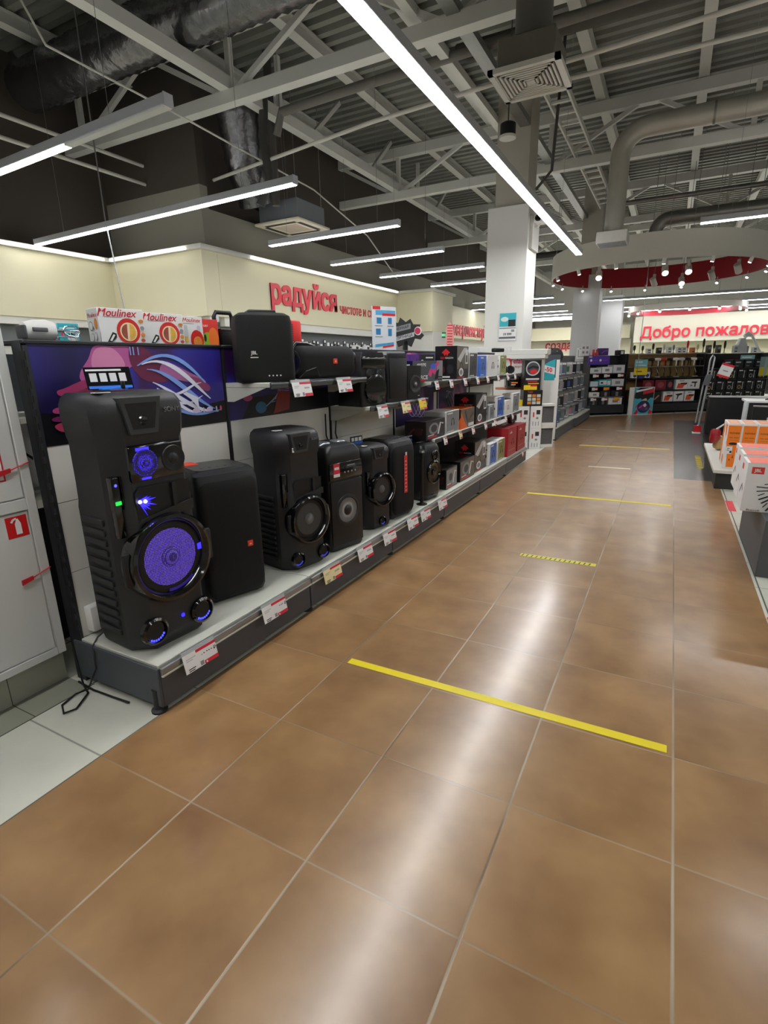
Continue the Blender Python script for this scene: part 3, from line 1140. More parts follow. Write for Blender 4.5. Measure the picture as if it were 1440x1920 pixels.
for k in range(16):
    a = 2 * pi * (k + 0.3) / 16
    spot('small round spotlight on the rim of the large white ceiling ring', (RC[0] + 2.0 * cos(a), RC[1] + 2.0 * sin(a), 2.96), (-0.45 * cos(a), -0.45 * sin(a) - 0.25, -1), 0.9)
for k, (x, y, lb) in enumerate(((-0.35, 11.9, 'big bright spotlight inside the ring beside the second column'), (0.85, 12.0, 'bright spotlight hanging inside the ring, left of centre pair'), (1.25, 12.1, 'bright spotlight hanging inside the ring, right of centre pair'), (1.15, 13.9, 'bright spotlight low on the far rim of the ring'))):
    spot(lb, (x, y, 2.98), (0.1, -0.75, -0.7), 1.7, rod=5.5)
for k, (x, y, lb) in enumerate(((0.6, 13.7, 'unlit white spotlight at the far rim, left of three'), (1.7, 13.3, 'unlit white spotlight at the far rim, middle of three'), (2.1, 12.6, 'unlit white spotlight at the far rim, right of three'))):
    spot(lb, (x, y, 2.98), (0.3, 0.6, -0.7), 1.7, em=OFFW, rod=5.5)
for k in range(7):
    spot('small distant spotlight under the far small ceiling ring', (1.35 + 1.72 * cos(3.3 + k * .49), 20.9 + 1.72 * sin(3.3 + k * .49), 2.79), (0, -0.8, -0.6), 1.2, 'spotlights on the distant ring')

# ================================================================== left gondola: six shelving bays
GY0, GX, GB = 0.72, -0.44, -0.93        # start along the aisle, front face, back panel
BACKW = mt('e2e2db', 0.5, var=0.03, scale=5)
TRAY = mt('c9cabf', 0.5, var=0.03)


def tag_card(label, y, z, x, yellow=None, text=None, rot=0.0, w=0.17, h=0.078, group='price tags along the shelf edges', ry=0.0):
    """price tag in a clip on a shelf edge, facing the aisle and tilted back"""
    t = thing('price_tag', label, 'price tag', (x, y, z), pi / 2 + rot, group)
    t.rotation_euler = (radians(-12), ry, pi / 2 + rot)
    c = yellow or PAPER
    m = M()
    m.box((-w / 2, -0.002, -h), (w / 2, 0, 0.0), c)
    k = -0.0026
    for p, mm in ((rec(-0.02 * w / 0.17, -0.012, w / 2, 0.0), REDP), (rec(0.012 * w / 0.17, -h, w / 2, -h + 0.016), REDP), (rec(-0.01 * w / .17, -h + 0.004, 0.008 * w / .17, -h + 0.022), GREYP),
                  (rec(-w / 2 + .012, -.022, -w / 2 + .06, -.02), GREYP), (rec(-w / 2 + .012, -.03, -w / 2 + .045, -.028), GREYP), (rec(-w / 2 + .014, -h + .012, -w / 2 + .05, -h + .016), INK), (rec(-w / 2 + .014, -h + .004, -w / 2 + .044, -h + .008), INK)):
        m.add([(u, k, v) for u, v in p], [(0, 1, 2, 3)], mm)
        k -= 0.0002
    if text:
        m.text(text, 0.022, (w * 0.24, k - 0.0003, -h * 0.42), X_, Z_, INK, 0, 0.02)
        m.lathe([(0.0045, 0), (0.0045, 0.0004), (0, 0.0004)], PAPER, (0.022, k, -h + 0.008), '-y', 10)
    elif w > .1:
        for q in range(4):
            m.add([(u, k, v) for u, v in rec(w * .1 + q * w * .07, -h * .48, w * .1 + q * w * .07 + w * .045, -h * .36)], [(0, 1, 2, 3)], GREYP)
    m.build('card', t)
    m = M()
    m.box((-w / 2, -0.0005, -0.004), (w / 2, 0.006, 0.014), mt('c9d0d2', 0.15, var=0.02, alpha=0.6))
    m.build('clip', t)
    return t


def poster_art(m, y0, y1, z0, z1, seed):
    """stage-light picture: blue to violet blobs, a pink hand and white light trails"""
    w, h = y1 - y0, z1 - z0
    x = GB + 0.001
    bgm = art_gradient('stage_picture_%d' % seed, [(0.30, '14102e'), (0.42, '2a2370'), (0.52, '35309a'), (0.60, '3a1d55'), (0.72, '0d0a18')], 1.6, 0.35, seed * 3.1, 0.8)
    m.box((GB - 0.002, y0, z0), (x, y1, z1), bgm)
    lay = [0]

    def put(poly, mat):
        lay[0] += 1
        m.add([(x + 0.0003 * lay[0], y0 + u * w, z0 + v * h) for u, v in poly], [list(range(len(poly)))], mat)
    return put


bays = []
for k in range(6):
    y0 = GY0 + k
    nm = ('nearest shelving bay of the left aisle side, with the big lit speaker', 'second shelving bay, holding the large black speakers on its upper shelf',
          'third shelving bay, with its upper shelf set lower and yellow tags', 'fourth shelving bay, where the headphone boxes start on three levels',
          'fifth shelving bay, in the middle of the headphone boxes', 'last shelving bay of the left run, with red boxes at its foot')[k]
    t = thing('shelving_bay', nm, 'shelving', (0, 0, 0), 0, 'shelving bays along the left of the aisle')
    bays.append(t)
    a, b = y0 + 0.004, y0 + 0.996
    m = M()
    m.box((GX - 0.012, a, 0.025), (GX, b, 0.165), ANTH, 0.003, 1)
    m.box((GB, a, 0.025), (GX - 0.05, a + 0.012, 0.19), ANTH)
    if k == 0:
        m.box((GB - 0.04, a - 0.012, 0.03), (GX, a, 0.2), ANTH, 0.002, 1)
    m.build('base_plinth', t)
    m = M()
    m.box((GB, a, 0.185), (GX - 0.008, b, 0.21), TRAY, 0.003, 1)
    m.build('base_shelf', t)
    m = M()
    m.box((GX - 0.008, a, 0.168), (GX + 0.012, b, 0.2), STEEL, 0.006, 2)
    m.box((GX + 0.004, a, 0.163), (GX + 0.014, b, 0.17), mt('d4d8cc', 0.3))
    m.build('price_rail', t)
    m = M()
    for z in range(4):
        m.box((GB - 0.012, y0 + 0.012, 0.212 + z * 0.3), (GB, y0 + 0.988, 0.512 + z * 0.3 - 0.003 if z < 3 else 1.42), mt('131316', 0.6) if (k >= 4 and 0 < z < 2 or k >= 4 and z == 0 and False) else BACKW)
    m.build('back_panel', t)
    m = M()
    for yy in ((y0,) if k < 5 else (y0, y0 + 1.0)):
        yq = yy if yy == y0 else yy - 0.028
        m.box((GB - 0.075, yq, 0.0), (GB - 0.014, yq + 0.024, 1.437), ANTHD)
        m.box((GB - 0.014, yq + 0.002, 0.2), (GB + 0.004, yq + 0.014, 1.42), ANTHD)
    m.build('upright_post', t)
    if k == 0:
        # comb of slots down the edge of the end post: one notched strip
        m = M()
        pl = [(GB - 0.034, 0.22), (GB + 0.002, 0.22)]
        for q in range(22):
            z = 0.25 + q * 0.052
            pl += [(GB + 0.002, z), (GB - 0.022, z), (GB - 0.022, z + 0.026), (GB + 0.002, z + 0.026)]
        pl += [(GB + 0.002, 1.40), (GB - 0.034, 1.40)]
        m.prism(pl, (0, y0 - 0.0005, 0), X_, Z_, 0.004, BLACK)
        m.build('slotted_strip', t)
    m = M()
    m.box((GB - 0.24, y0 + 0.001, 1.425), (GB + 0.006, y0 + 0.999, 1.44), ANTHD, 0.003, 1)
    m.build('top_cap', t)
    m = M()
    m.lathe([(0.032, 0), (0.032, 0.008), (0.02, 0.014), (0.02, 0.1)], ANTHD, (GX - 0.035, a + 0.0, 0), 'z', 14)
    m.build('levelling_foot', t)
    # picture panel
    m = M()
    put = poster_art(m, y0 + 0.012, y0 + 0.988, 1.04, 1.425, k)
    PK, PK2, PKD = mt('b95a9c', 0.4, var=0.2, scale=5), mt('d987b4', 0.4, var=0.15, scale=5), mt('6b1f46', 0.4, var=0.3, scale=6)
    DKN, WHT, LBL = mt('0b0a12', 0.4), mt('e3e6ff', 0.35), mt('7fa4ef', 0.35)
    if k in (0, 3):
        put([(0, 0), (1, 0), (1, .30), (.7, .22), (.45, .35), (.3, .22), (.12, .3), (0, .34)], DKN)
        put(smooth([(.275, .99), (.35, .995), (.45, .99), (.455, .8), (.40, .72), (.42, .6), (.36, .5), (.29, .52), (.2, .62), (.195, .72), (.24, .86)]), PK)
        put(smooth([(.45, .99), (.52, .99), (.62, .78), (.66, .64), (.6, .58), (.5, .62), (.44, .8)]), PKD)
        put(smooth([(.28, .96), (.36, .97), (.41, .8), (.36, .66), (.28, .66), (.25, .8)]), PK2)
        put(smooth([(.245, .62), (.31, .56), (.31, .42), (.25, .26), (.16, .30), (.13, .44), (.18, .58)]), mt('34101f', 0.4, var=.2, scale=8))
        put(smooth([(.245, .645), (.20, .64), (.12, .57), (.085, .545), (.09, .50), (.13, .49), (.2, .55), (.26, .60)]), mt('a8386a', 0.4, var=.2, scale=8))
        put(smooth([(.2, .55), (.13, .49), (.095, .47), (.10, .43), (.14, .42), (.2, .47), (.235, .53)]), mt('8a2a52', 0.4, var=.2, scale=8))
        put(smooth([(.2, .46), (.12, .40), (.06, .37), (.055, .33), (.09, .32), (.16, .36), (.22, .42)]), mt('b2407e', 0.4, var=.2, scale=8))
        put(smooth([(.2, .37), (.12, .31), (.05, .28), (.05, .245), (.1, .24), (.18, .29)]), mt('7a2464', 0.4, var=.2, scale=8))
        put(smooth([(.05, .20), (.12, .24), (.15, .18), (.08, .13)]), mt('b03a60', 0.4, var=.3, scale=9))
        put(smooth([(.59, .72), (.62, .82), (.67, .80), (.78, .68), (.86, .6), (.87, .54), (.8, .55), (.7, .6), (.62, .64)]), mt('a5629a', 0.4, var=0.2))
        put(smooth([(.76, .64), (.84, .6), (.9, .5), (.88, .44), (.8, .52)]), mt('8a3f68', 0.4))
        for q in range(5):
            pts = [(.47 + .06 * q * .4 + .40 * s, .78 - .1 * q + .16 * sin(3.2 * s + q * .8) - .22 * s * s) for s in [i / 14 for i in range(15)]]
            put(ribbon(pts, [.008 + .03 * sin(pi * i / 14) for i in range(15)]), WHT if q % 2 else LBL)
        for q in range(3):
            pts = [(.56 + .28 * s, .36 + .1 * q + .1 * cos(4 * s + q) - .1 * s) for s in [i / 12 for i in range(13)]]
            put(ribbon(pts, [.006 + .022 * sin(pi * i / 12) for i in range(13)]), WHT)
        for q, uu in enumerate((.44, .455, .48)):
            put(rec(uu, .9, uu + .006, .99), LBL)
        for q, (uu, ww) in enumerate(((.76, .05), (.83, .012), (.855, .045), (.92, .012), (.95, .015))):
            put(ell(uu + ww / 2, .20, ww / 2, .035, 12), mt('cfc4e8', 0.4) if q < 4 else mt('d0517d', 0.4))
        put(ribbon([(.72, .44), (.78, .36), (.8, .25)], [.03, .05, .01]), WHT)
    elif k == 1:
        put([(.1, 0), (1, 0), (1, .36), (.2, .3)], DKN)
        for q in range(6):
            put(ribbon([(.28 + .03 * q, .10 + .035 * q), (.36 + .02 * q, .20 + .03 * q), (.44, .22 + .04 * q), (.55, .24 + .03 * q)], .012), mt('8fb4d8', 0.4) if q < 4 else PK2)
        put(ell(.27, .14, .05, .09, 16), mt('2a7fae', 0.4, var=0.3, scale=20))
        put([(.38, .02), (.54, .06), (.56, .34), (.44, .36)], mt('8f2a2c', 0.4, var=0.4, scale=20))
        put(ell(.16, .3, .04, .05, 12), mt('d65fa8', 0.4))
    else:
        put([(0, 0), (1, 0), (1, .25), (0, .3)], DKN)
        put(ell(.3 + .1 * k % .5, .6, .14, .2, 18), mt('7a3f8f', 0.4, var=0.3))
        put(ribbon([(.4, .3), (.55, .6), (.7, .35), (.85, .5)], [.01, .03, .02, .01]), LBL)
    m.build('backdrop_poster', t)
    if k in (3, 4):
        m = M()
        yb, ye = y0 + 0.04, y0 + 0.9
        xx = GB + 0.004
        art = art_gradient('lower_stage_picture_%d' % k, [(0.3, '15121f'), (0.45, '3b2f66'), (0.6, '7d5a94' if k == 3 else 'b06a98'), (0.72, '1a1626')], 2.2, 0.4, k * 5.3)
        m.box((GB, yb, 0.78), (xx, ye, 1.12), art)
        for q in range(4):
            pts = [(xx + 0.0004 * (q + 1), yb + .2 + .5 * s, .95 + .09 * sin(6 * s + q) - .06 * s) for s in [i / 12 for i in range(13)]]
            m.tube(pts, 0.004, WHT, 5)
        m.build('backdrop_poster', t)
    if k >= 4:
        m = M()
        m.box((GB, y0 + 0.012, 0.213), (GB + 0.004, y0 + 0.988, 0.68), mt('121214', 0.6))  # black sheet over the lower back of the bay
        m.build('black_sheet', t)


def upper_shelf(t, y0, z, xf, label_rail=True):
    a, b = y0 + 0.006, y0 + 0.994
    m = M()
    m.box((GB, a, z - 0.025), (xf - 0.004, b, z), TRAY, 0.003, 1)
    m.build('upper_shelf', t)
    m = M()
    m.box((xf - 0.006, a, z - 0.032), (xf + 0.008, b, z + 0.002), mt('6b6f73', 0.22, 0.8, var=.1), 0.005, 2)
    m.build('price_rail', t)
    for yy in (a, b - 0.004):
        m = M()
        m.hexa([(GB, yy, z - 0.1), (GB + 0.05, yy, z - 0.1), (GB + 0.05, yy + 0.004, z - 0.1), (GB, yy + 0.004, z - 0.1), (GB, yy, z - 0.025), (xf - 0.03, yy, z - 0.025), (xf - 0.03, yy + 0.004, z - 0.025), (GB, yy + 0.004, z - 0.025)], TRAY)
        m.build('bracket', t)


upper_shelf(bays[1], GY0 + 1, 1.245, -0.62)
upper_shelf(bays[2], GY0 + 2, 1.045, -0.60)
for k in (3, 4, 5):
    upper_shelf(bays[k], GY0 + k, 1.175, -0.57)
    upper_shelf(bays[k], GY0 + k, 0.695, -0.53)

# ------------------------------------------------------------------ party speakers
BLUE = mt('2b22ff', 0.4, var=0, emit=3.0, name='blue_glow')
BLUEL = mt('4a4cff', 0.4, var=0, emit=2.0, name='blue_light')
GREENL = mt('20c040', 0.4, var=0, emit=1.6, name='green_light')
CONE = mt('6f7276', 0.55, var=0.12)
ORB = mt('e8401f', 0.45)


def sony(label, loc, rot, w, d, h, lit, cavity_shade=True, tweeter=True, group='black party speakers on the base shelf', ports=2, wz=0.38, wr=0.165):
    """tall tower speaker: octagonal body, horn, driver panel, cavity, woofer, two lit ports"""
    t = thing('party_speaker', label, 'speaker', loc, rot, group)
    s = h / 1.035
    W, D = w / 2, d / 2
    m = M()
    P = [(0.0, .88, .025), (.02, .95, .006), (.07, 1, 0), (.50, 1, 0), (.60, 1.0, 0), (.625, .975, .006), (.70, .965, .008), (.855, .965, .008), (.875, .995, .002), (.955, 1.04, .0), (.995, 1.03, .006), (1.018, .98, .02), (1.035, .86, .06)]
    m.loft([octo(W * k, -D + fo, D - (0.0 if z > .02 else .01), .07 * w / .4, .085 * w / .4, .025, z * s) for z, k, fo in P], BLACKP, smooth=False)
    for i in range(12):
        z = (.08 + i * .042) * s
        for sx in (-1, 1):
            x0, x1 = sorted((sx * (W - .006), sx * (W + .010)))
            m.box((x0, -D * .30, z), (x1, D * .72, z + .026 * s), BLACKP, .006, 2)
    m.build('body', t)
    f = -D
    # horn with raised frame
    q = M()
    hx, a, b2, zt, zb = -.045 * w / .4, .088 * w / .4, .060 * w / .4, 1.018 * s, .885 * s
    fr = [(-a, zt), (a, zt), (b2, zb), (-b2, zb)]
    fi = [(-a * .78, zt - .02 * s), (a * .78, zt - .02 * s), (b2 * .78, zb + .018 * s), (-b2 * .78, zb + .018 * s)]
    yo, yi = f - .012, f + .05
    vs = [(u, yo, v) for u, v in fr] + [(u, yo, v) for u, v in fi] + [(u * .6, yi, (v - .95 * s) * .6 + .95 * s) for u, v in fi] + [(u, f + .05, v) for u, v in fr]
    fs = [(i, (i + 1) % 4, 4 + (i + 1) % 4, 4 + i) for i in range(4)] + [(4 + i, 4 + (i + 1) % 4, 8 + (i + 1) % 4, 8 + i) for i in range(4)] + [(8, 9, 10, 11)] + [(12 + i, 12 + (i + 1) % 4, (i + 1) % 4, i) for i in range(4)]
    q.add(vs, fs[:4] + fs[9:], mt('3a3c40', 0.38))
    dk = mt('030304', 0.5)  # flat black painted for the shade inside the horn and ports
    q.add([(u, yo - 0.0006, v) for u, v in fi], [(0, 1, 2, 3)], dk)
    q.lathe([(.018 * s, 0), (.014 * s, .006), (0, .003)], GLOSS, (0, yo - .001, .935 * s), '-y', 16)
    q.v = [(x + hx, y, z) for x, y, z in q.v]
    q.build('horn', t)
    q = M()
    q.text('SONY', .026 * s, (w * .235, f - .0015, .965 * s), X_, Z_, mt('8b8d92', 0.35, 0.5), .004, .012)
    q.build('logo', t)
    if tweeter:
        q = M()
        q.box((-.125 * w / .4, f - .002, .705 * s), (.128 * w / .4, f + .02, .845 * s), GLOSS, .012, 2)
        q.build('driver_panel', t)
        for i, x in enumerate((-.055, .075)):
            q = M()
            c = (x * w / .4, f - .0025, .775 * s)
            if lit and i == 0:
                g = mesh_grille('4a30ff', 170, emit=1.3, dark='0d0830')
            else:
                g = mesh_grille('34363a', 170)
            q.lathe([(.052 * s, 0), (.05 * s, .004), (.022 * s, .001), (.015 * s, .008), (0, .011)], g, c, '-y', 26)
            q.build('tweeter', t)
        if lit:
            q = M()
            q.add([(u, f - .003, v) for u, v in rec(-.085, .822, -.03, .834)], [(0, 1, 2, 3)], BLUE)
            q.add([(u, f - .003, v) for u, v in rec(-.075, .712, -.035, .72)], [(0, 1, 2, 3)], BLUE)
            q.build('light_bar', t)
    if cavity_shade:
        q = M()
        z0, z1 = (.56 * s, .685 * s)
        lt, rr = -.12 * w / .4, .135 * w / .4
        q.add([(lt, f - .0015, z0), (rr, f - .0015, z0 + .03 * s), (rr, f - .0015, z1 - .004), (lt + .02, f - .0015, z1), (lt, f - .0015, z1 - .02)], [(0, 1, 2, 3, 4)], dk)  # body has no opening: black plate painted as its shade
        q.hexa([(lt, f - .003, z0 - .012 * s), (rr, f - .016, z0 - .004), (rr, f + .01, z0 - .004), (lt, f + .01, z0 - .012 * s), (lt + .01, f - .004, z0 + .002), (rr, f - .018, z0 + .04 * s), (rr, f + .01, z0 + .034 * s), (lt + .01, f + .01, z0 + .004)], BLACKP)
        q.box((.045 * w / .4, f - .012, z0 + .02), (.062 * w / .4, f, z1 - .004), SATIN)
        q.build('cavity_shade', t)
        if lit:
            q = M()
            c = Vector((lt + .012, f - .004, (z0 + z1) / 2 + .01))
            for i in range(9):
                a = -1.15 + i * 0.2
                ln = (.07, .045, .06, .05, .075, .05, .07, .05, .04)[i]
                q.add([c + Vector((0, -.0004 * i, .008)), c + Vector((0, -.0004 * i, -.008)), c + Vector((cos(a) * ln, -.0004 * i, sin(a) * ln)), ], [(0, 1, 2)], BLUE)  # glowing triangles drawn as the light rays around the LEDs
            q.lathe([(.007, 0), (.006, .004), (0, .005)], mt('e8eaff', 0.3, var=0, emit=8.0, name='white_led'), c + Vector((0, -.004, 0)), '-y', 10)
            q.lathe([(.007, 0), (.006, .004), (0, .005)], mt('e8eaff', 0.3, var=0, emit=8.0, name='white_led'), c + Vector((.022, -.004, -.002)), '-y', 10)
            q.build('strobe_and_rays', t)
    # control panel on the left chamfer
    q = M()
    e = Vector((-W * .93 + .02 * w / .4, -D + .048 * w / .4, 0))
    dirn = Vector((-.07 * w / .4, .085 * w / .4, 0)).normalized()
    nn = Vector((dirn.y, -dirn.x, 0)) * -1
    nn = Vector((-dirn.y, dirn.x, 0))
    z0, z1 = ((.50 * s, .735 * s) if tweeter else (.5 * s, .74 * s))
    p = [e - dirn * .022, e + dirn * .022]
    q.hexa([p[0] + Z_ * z0, p[1] + Z_ * z0, p[1] + Z_ * z0 - nn * .02, p[0] + Z_ * z0 - nn * .02, p[0] + Z_ * z1 + nn * 0, p[1] + Z_ * z1, p[1] + Z_ * z1 - nn * .02, p[0] + Z_ * z1 - nn * .02], GLOSS)
    pc = e + nn * .012
    q.box((pc.x - .016, pc.y - .012, z0), (pc.x + .014, pc.y + .02, z1), GLOSS, .004, 2)
    if lit:
        q.lathe([(.006, 0), (0, .004)], BLUEL, (pc.x, pc.y - .012, z1 - .03), '-y', 12)
        q.box((pc.x - .012, pc.y - .016, z1 - .105), (pc.x + .012, pc.y - .012, z1 - .09), GREENL, .003, 1)
    q.build('control_strip', t)
    # woofer
    wc = (0.0, f, wz * s)
    R = wr * s
    q = M()
    q.lathe([(R * 1.13, -.04), (R * 1.13, .012), (R * 1.08, .030), (R * 1.0, .034), (R * .93, .024), (R * .88, .004), (R * .74, -.004)], GLOSS, wc, '-y', 48)
    for sx in (-1, 1):
        q.box((sx * R * 1.05 - .03 * s, f - .012, wc[2] - .07 * s), (sx * R * 1.05 + .03 * s, f + .01, wc[2] + .07 * s), SATIN, .012, 2)
    q.build('woofer_ring', t)
    q = M()
    q.lathe([(R * .9, .003), (R * .80, .007), (R * .7, .003)], mt('0a0a0c', 0.5), wc, '-y', 40)
    gm = mesh_grille('6f55dc', 150, emit=0.75, dark='22164f') if lit else mesh_grille('5f6165', 260, dark='2a2b2e')
    q.lathe([(R * .72, .004), (R * .45, .0), (R * .24, -.003 + .006)], gm, wc, '-y', 40)
    q.lathe([(R * .27, .003), (R * .2, .013), (R * .1, .019), (0, .021)], gm if lit else CONE, wc, '-y', 28)
    q.build('woofer_cone', t)
    if lit:
        for a0, a1, r0, r1 in ((-.06, .14, .77, .94), (3.6 + .9, 5.4, .80, .88)):
            q = M()
            n = 8
            for i in range(n):
                A, B = a0 + (a1 - a0) * i / n, a0 + (a1 - a0) * (i + 1) / n
                q.add([(R * r * cos(x), f - .0085, wc[2] + R * r * sin(x)) for r, x in ((r0, A), (r1, A), (r1, B), (r0, B))], [(0, 1, 2, 3)], BLUE if a0 < 1 else mt('2a1a80', 0.4, var=0, emit=0.4, name='dim_glow'))
            q.build('woofer_light', t)
    # ports at the foot
    for sx in ((-1, 1) if ports == 2 else (0,)):
        q = M()
        c = (sx * .122 * w / .4, f - .002, .095 * s)
        r = .047 * s
        q.lathe([(r * 1.25, -.01), (r * 1.22, .01), (r * 1.0, .016), (r * .92, .006), (r * .88, .002), (0, .001)], GLOSS, c, '-y', 28)
        q.lathe([(r * .8, 0), (r * .8, .004), (0, .0042)], dk, (c[0], c[1] - .001, c[2]), '-y', 24)
        q.build('bass_port', t)
        q = M()
        for i in range(7):
            a = -2.2 + i * .27
            q.box((c[0] + r * .84 * cos(a) - .003, c[1] - .0075, c[2] + r * .84 * sin(a) - .004), (c[0] + r * .84 * cos(a) + .003, c[1] - .004, c[2] + r * .84 * sin(a) + .004), BLUEL if lit else mt('3a40b0', 0.4, var=0, emit=.8, name='faint_blue'))
        q.build('port_light', t)
    if lit:
        q = M()
        q.lathe([(.009, 0), (.007, .004), (0, .005)], BLUE, (0.02, f - .003, .11), '-y', 14)
        q.build('power_light', t)
    q = M()
    q.box((-W * .8, -D * .45, h), (-W * .5, -D * .2, h + .003), PAPER, .001, 1)
    q.box((-W * .75, -D * .38, h + .003), (-W * .55, -D * .3, h + .0034), INK)
    q.build('barcode_sticker', t)
    return t


def facing(deg):
    """turned so the front looks into the aisle, then deg towards the camera"""
    return radians(90 - deg)


sony('tall black tower speaker lit violet and blue, nearest the camera', (-0.675, 0.925, 0.21), facing(5), 0.375, 0.30, 1.035, True)
sony('unlit tall tower speaker with grey woofer behind the yellow price tag', (-0.655, 1.875, 0.21), facing(12), 0.315, 0.285, 0.785, False, tweeter=False)
sony('small tower speaker with one port, left of the red tagged speaker', (-0.605, 2.695, 0.21), facing(13), 0.25, 0.225, 0.585, False, cavity_shade=False, tweeter=False, ports=1, wz=.50, wr=.19)


def jbl_box(label, loc, rot, w, d, h, badge=True, group='black party speakers on the base shelf', tagred=False, top_orange=True):
    t = thing('party_speaker', label, 'speaker', loc, rot, group)
    m = M()
    W, D = w / 2, d / 2
    m.loft([rrect(-W * k, W * k, -D * k2 + o, D * k2, .035, z, 5) for z, k, k2, o in ((0, .9, .9, .02), (.012, .97, .96, .006), (.04, 1, 1, 0), (h - .05, 1, 1, 0), (h - .015, .985, .97, .012), (h, .93, .9, .035))], SATIN)
    m.build('body', t)
    m = M()
    m.loft([rrect(-W * k, W * k, -D - .012 + o, -D + .05, .04, z, 5) for z, k, o in ((.03, .86, .012), (.05, .93, .004), (.08, .955, 0), (h - .10, .955, 0), (h - .06, .93, .006), (h - .035, .86, .02))], CLOTH)
    m.build('front_grille', t)
    m = M()
    m.loft([rrect(-W * .8, W * .8, -D * .7, D * .75, .03, h - .004), rrect(-W * .78, W * .78, -D * .68, D * .72, .03, h + .006)], mt('1b1c20', 0.3))
    for i in range(5):
        m.lathe([(.008, 0), (.007, .003), (0, .0035)], mt('55585e', 0.4), (-W * .5 + i * W * .25, -D * .35, h + .006), 'z', 12)
    m.build('control_panel', t)
    if top_orange:
        m = M()
        m.box((-W * .96, D * .35, h - .012), (-W * .25, D * .9, h + .009), ORB, .006, 2)
        m.build('orange_handle', t)
    if badge:
        m = M()
        m.box((W * .38, -D - .016, h * .40), (W * .38 + .03, -D - .009, h * .40 + .03), ORB, .003, 2)
        m.text('JBL', .011, (W * .38 + .015, -D - .0165, h * .40 + .013), X_, Z_, PAPER, 0, .02)
        m.build('badge', t)
    if tagred:
        m = M()
        m.box((-.02, -D - .018, h * .32), (.022, -D - .0165, h * .80), mt('e3242b', 0.45))
        for i in range(9):
            z = h * (.345 + i * .047)
            m.add([(u, -D - .0187, z + v) for u, v in ribbon([(-.010, 0), (-.002, .008), (.004, -.002), (.012, .007)], .004)], [list(range(8))], PAPER)
        m.box((-.002, -D - .017, h * .8), (.018, -D - .0155, h * .84), PAPER)
        m.build('red_hang_tag', t)
    m = M()
    for x in (-W * .7, W * .7):
        for y in (-D * .7, D * .7):
            m.lathe([(.018, -.001), (.018, .004)], BLACK, (x, y, 0), 'z', 12)
    m.build('rubber_foot', t)
    return t


jbl_box('plain black cloth fronted speaker with a red badge and orange handle', (-0.75, 1.40, 0.21), facing(20), 0.32, 0.33, 0.65)
jbl_box('black cloth fronted speaker wearing a long vertical red hang tag', (-0.63, 3.02, 0.21), facing(8), 0.29, 0.30, 0.585, badge=False, tagred=True, top_orange=False)

# speaker with a domed top and two pads
t = thing('party_speaker', 'black speaker with domed top, two glossy pads and a red sticker', 'speaker', (-0.64, 2.25, 0.21), facing(13), 'black party speakers on the base shelf')
m = M()
W, D, H = .145, .15, .66
m.loft([rrect(-W * k, W * k, -D * k + .0, D * k, .03, z) for z, k in ((0, .95), (.015, 1), (.5, 1), (.52, .985), (.545, .985), (.56, 1.0), (.61, .98), (.645, .85), (.66, .6))], SATIN)
m.build('body', t)
m = M()
m.box((-W * .93, -D - .006, .03), (W * .93, -D + .01, .44), mesh_grille('1a1012', 200), .02, 2)
m.build('front_grille', t)
m = M()
m.box((-W * .96, -D - .007, .45), (W * .96, -D + .01, .555), GLOSS, .012, 2)
m.box((W * .05, -D - .0078, .526), (W * .5, -D - .0068, .532), GREYP)
for i in range(4):
    m.lathe([(.006, 0), (.005, .002), (0, .002)], GREYP, (-W * .1 + i * .03, -D - .007, .49), '-y', 10)
m.build('control_band', t)
m = M()
m.box((-W * .75, -D - .0085, .49), (-W * .4, -D - .0068, .55), REDP)
m.box((-W * .75, -D - .0085, .47), (-W * .4, -D - .0068, .489), PAPER)
m.box((-W * .70, -D - .0088, .515), (-W * .45, -D - .0084, .530), PAPER)
m.build('red_sticker', t)
m = M()
m.lathe([(.105, -.004), (.1, .004), (.085, .008), (.078, .001)], SATIN, (0, -D - .004, .25), '-y', 36)
m.lathe([(.078, .002), (.05, -.001 + .003), (.034, .001)], mt('a2a4a6', 0.5), (0, -D - .005, .25), '-y', 32)
m.lathe([(.034, .002), (.02, .012), (0, .015)], SATIN, (0, -D - .005, .25), '-y', 24)
m.build('woofer', t)
for sx in (-1, 1):
    m = M()
    m.lathe([(.058, -.04), (.060, .006), (.046, .026), (.040, .028), (0, .030)], mt('7d8288', 0.15, 0.4), (sx * .066, -.02, .64), 'z', 28)
    m.build('turntable_pad', t)

# rounded karaoke speaker and the thin stand before it
t = thing('party_speaker', 'rounded black speaker at the end of the speaker row, with a dark painted side recess', 'speaker', (-0.64, 3.60, 0.21), facing(10), 'black party speakers on the base shelf')
W, D, H = .135, .16, .475
m = M()
m.loft([rrect(-W * k, W * k, -D * k, D * k, .06, z) for z, k in ((0, .86), (.02, .96), (.06, 1), (.36, 1), (.43, .95), (.465, .86), (.475, .7))], mt('101114', 0.3))
m.build('body', t)
m = M()
m.lathe([(.098, -.01), (.1, .01), (.088, .018), (.078, .004), (.03, .0), (.028, .012), (0, .016)], GLOSS, (0, -D + .002, .235), '-y', 36)
m.build('woofer', t)
m = M()
m.lathe([(.045, 0), (.045, .012), (.036, .016), (.03, .004), (0, .006)], GLOSS, (.02, -D + .004, .375), '-y', 26)
m.build('tweeter', t)
m = M()
m.lathe([(.035, 0), (.034, .008), (.026, .01), (.02, .002), (0, .001)], GLOSS, (.0, -D + .01, .07), '-y', 22)
m.build('bass_port', t)
m = M()
m.loft([rrect(-.10, .085, -.18, .15, .07, 0), rrect(-.10, .085, -.18, .15, .07, .006)], mt('050506', 0.7))  # near-black plate on the side, painted as the shade of a recess
o = m.build('recess_shade', t)
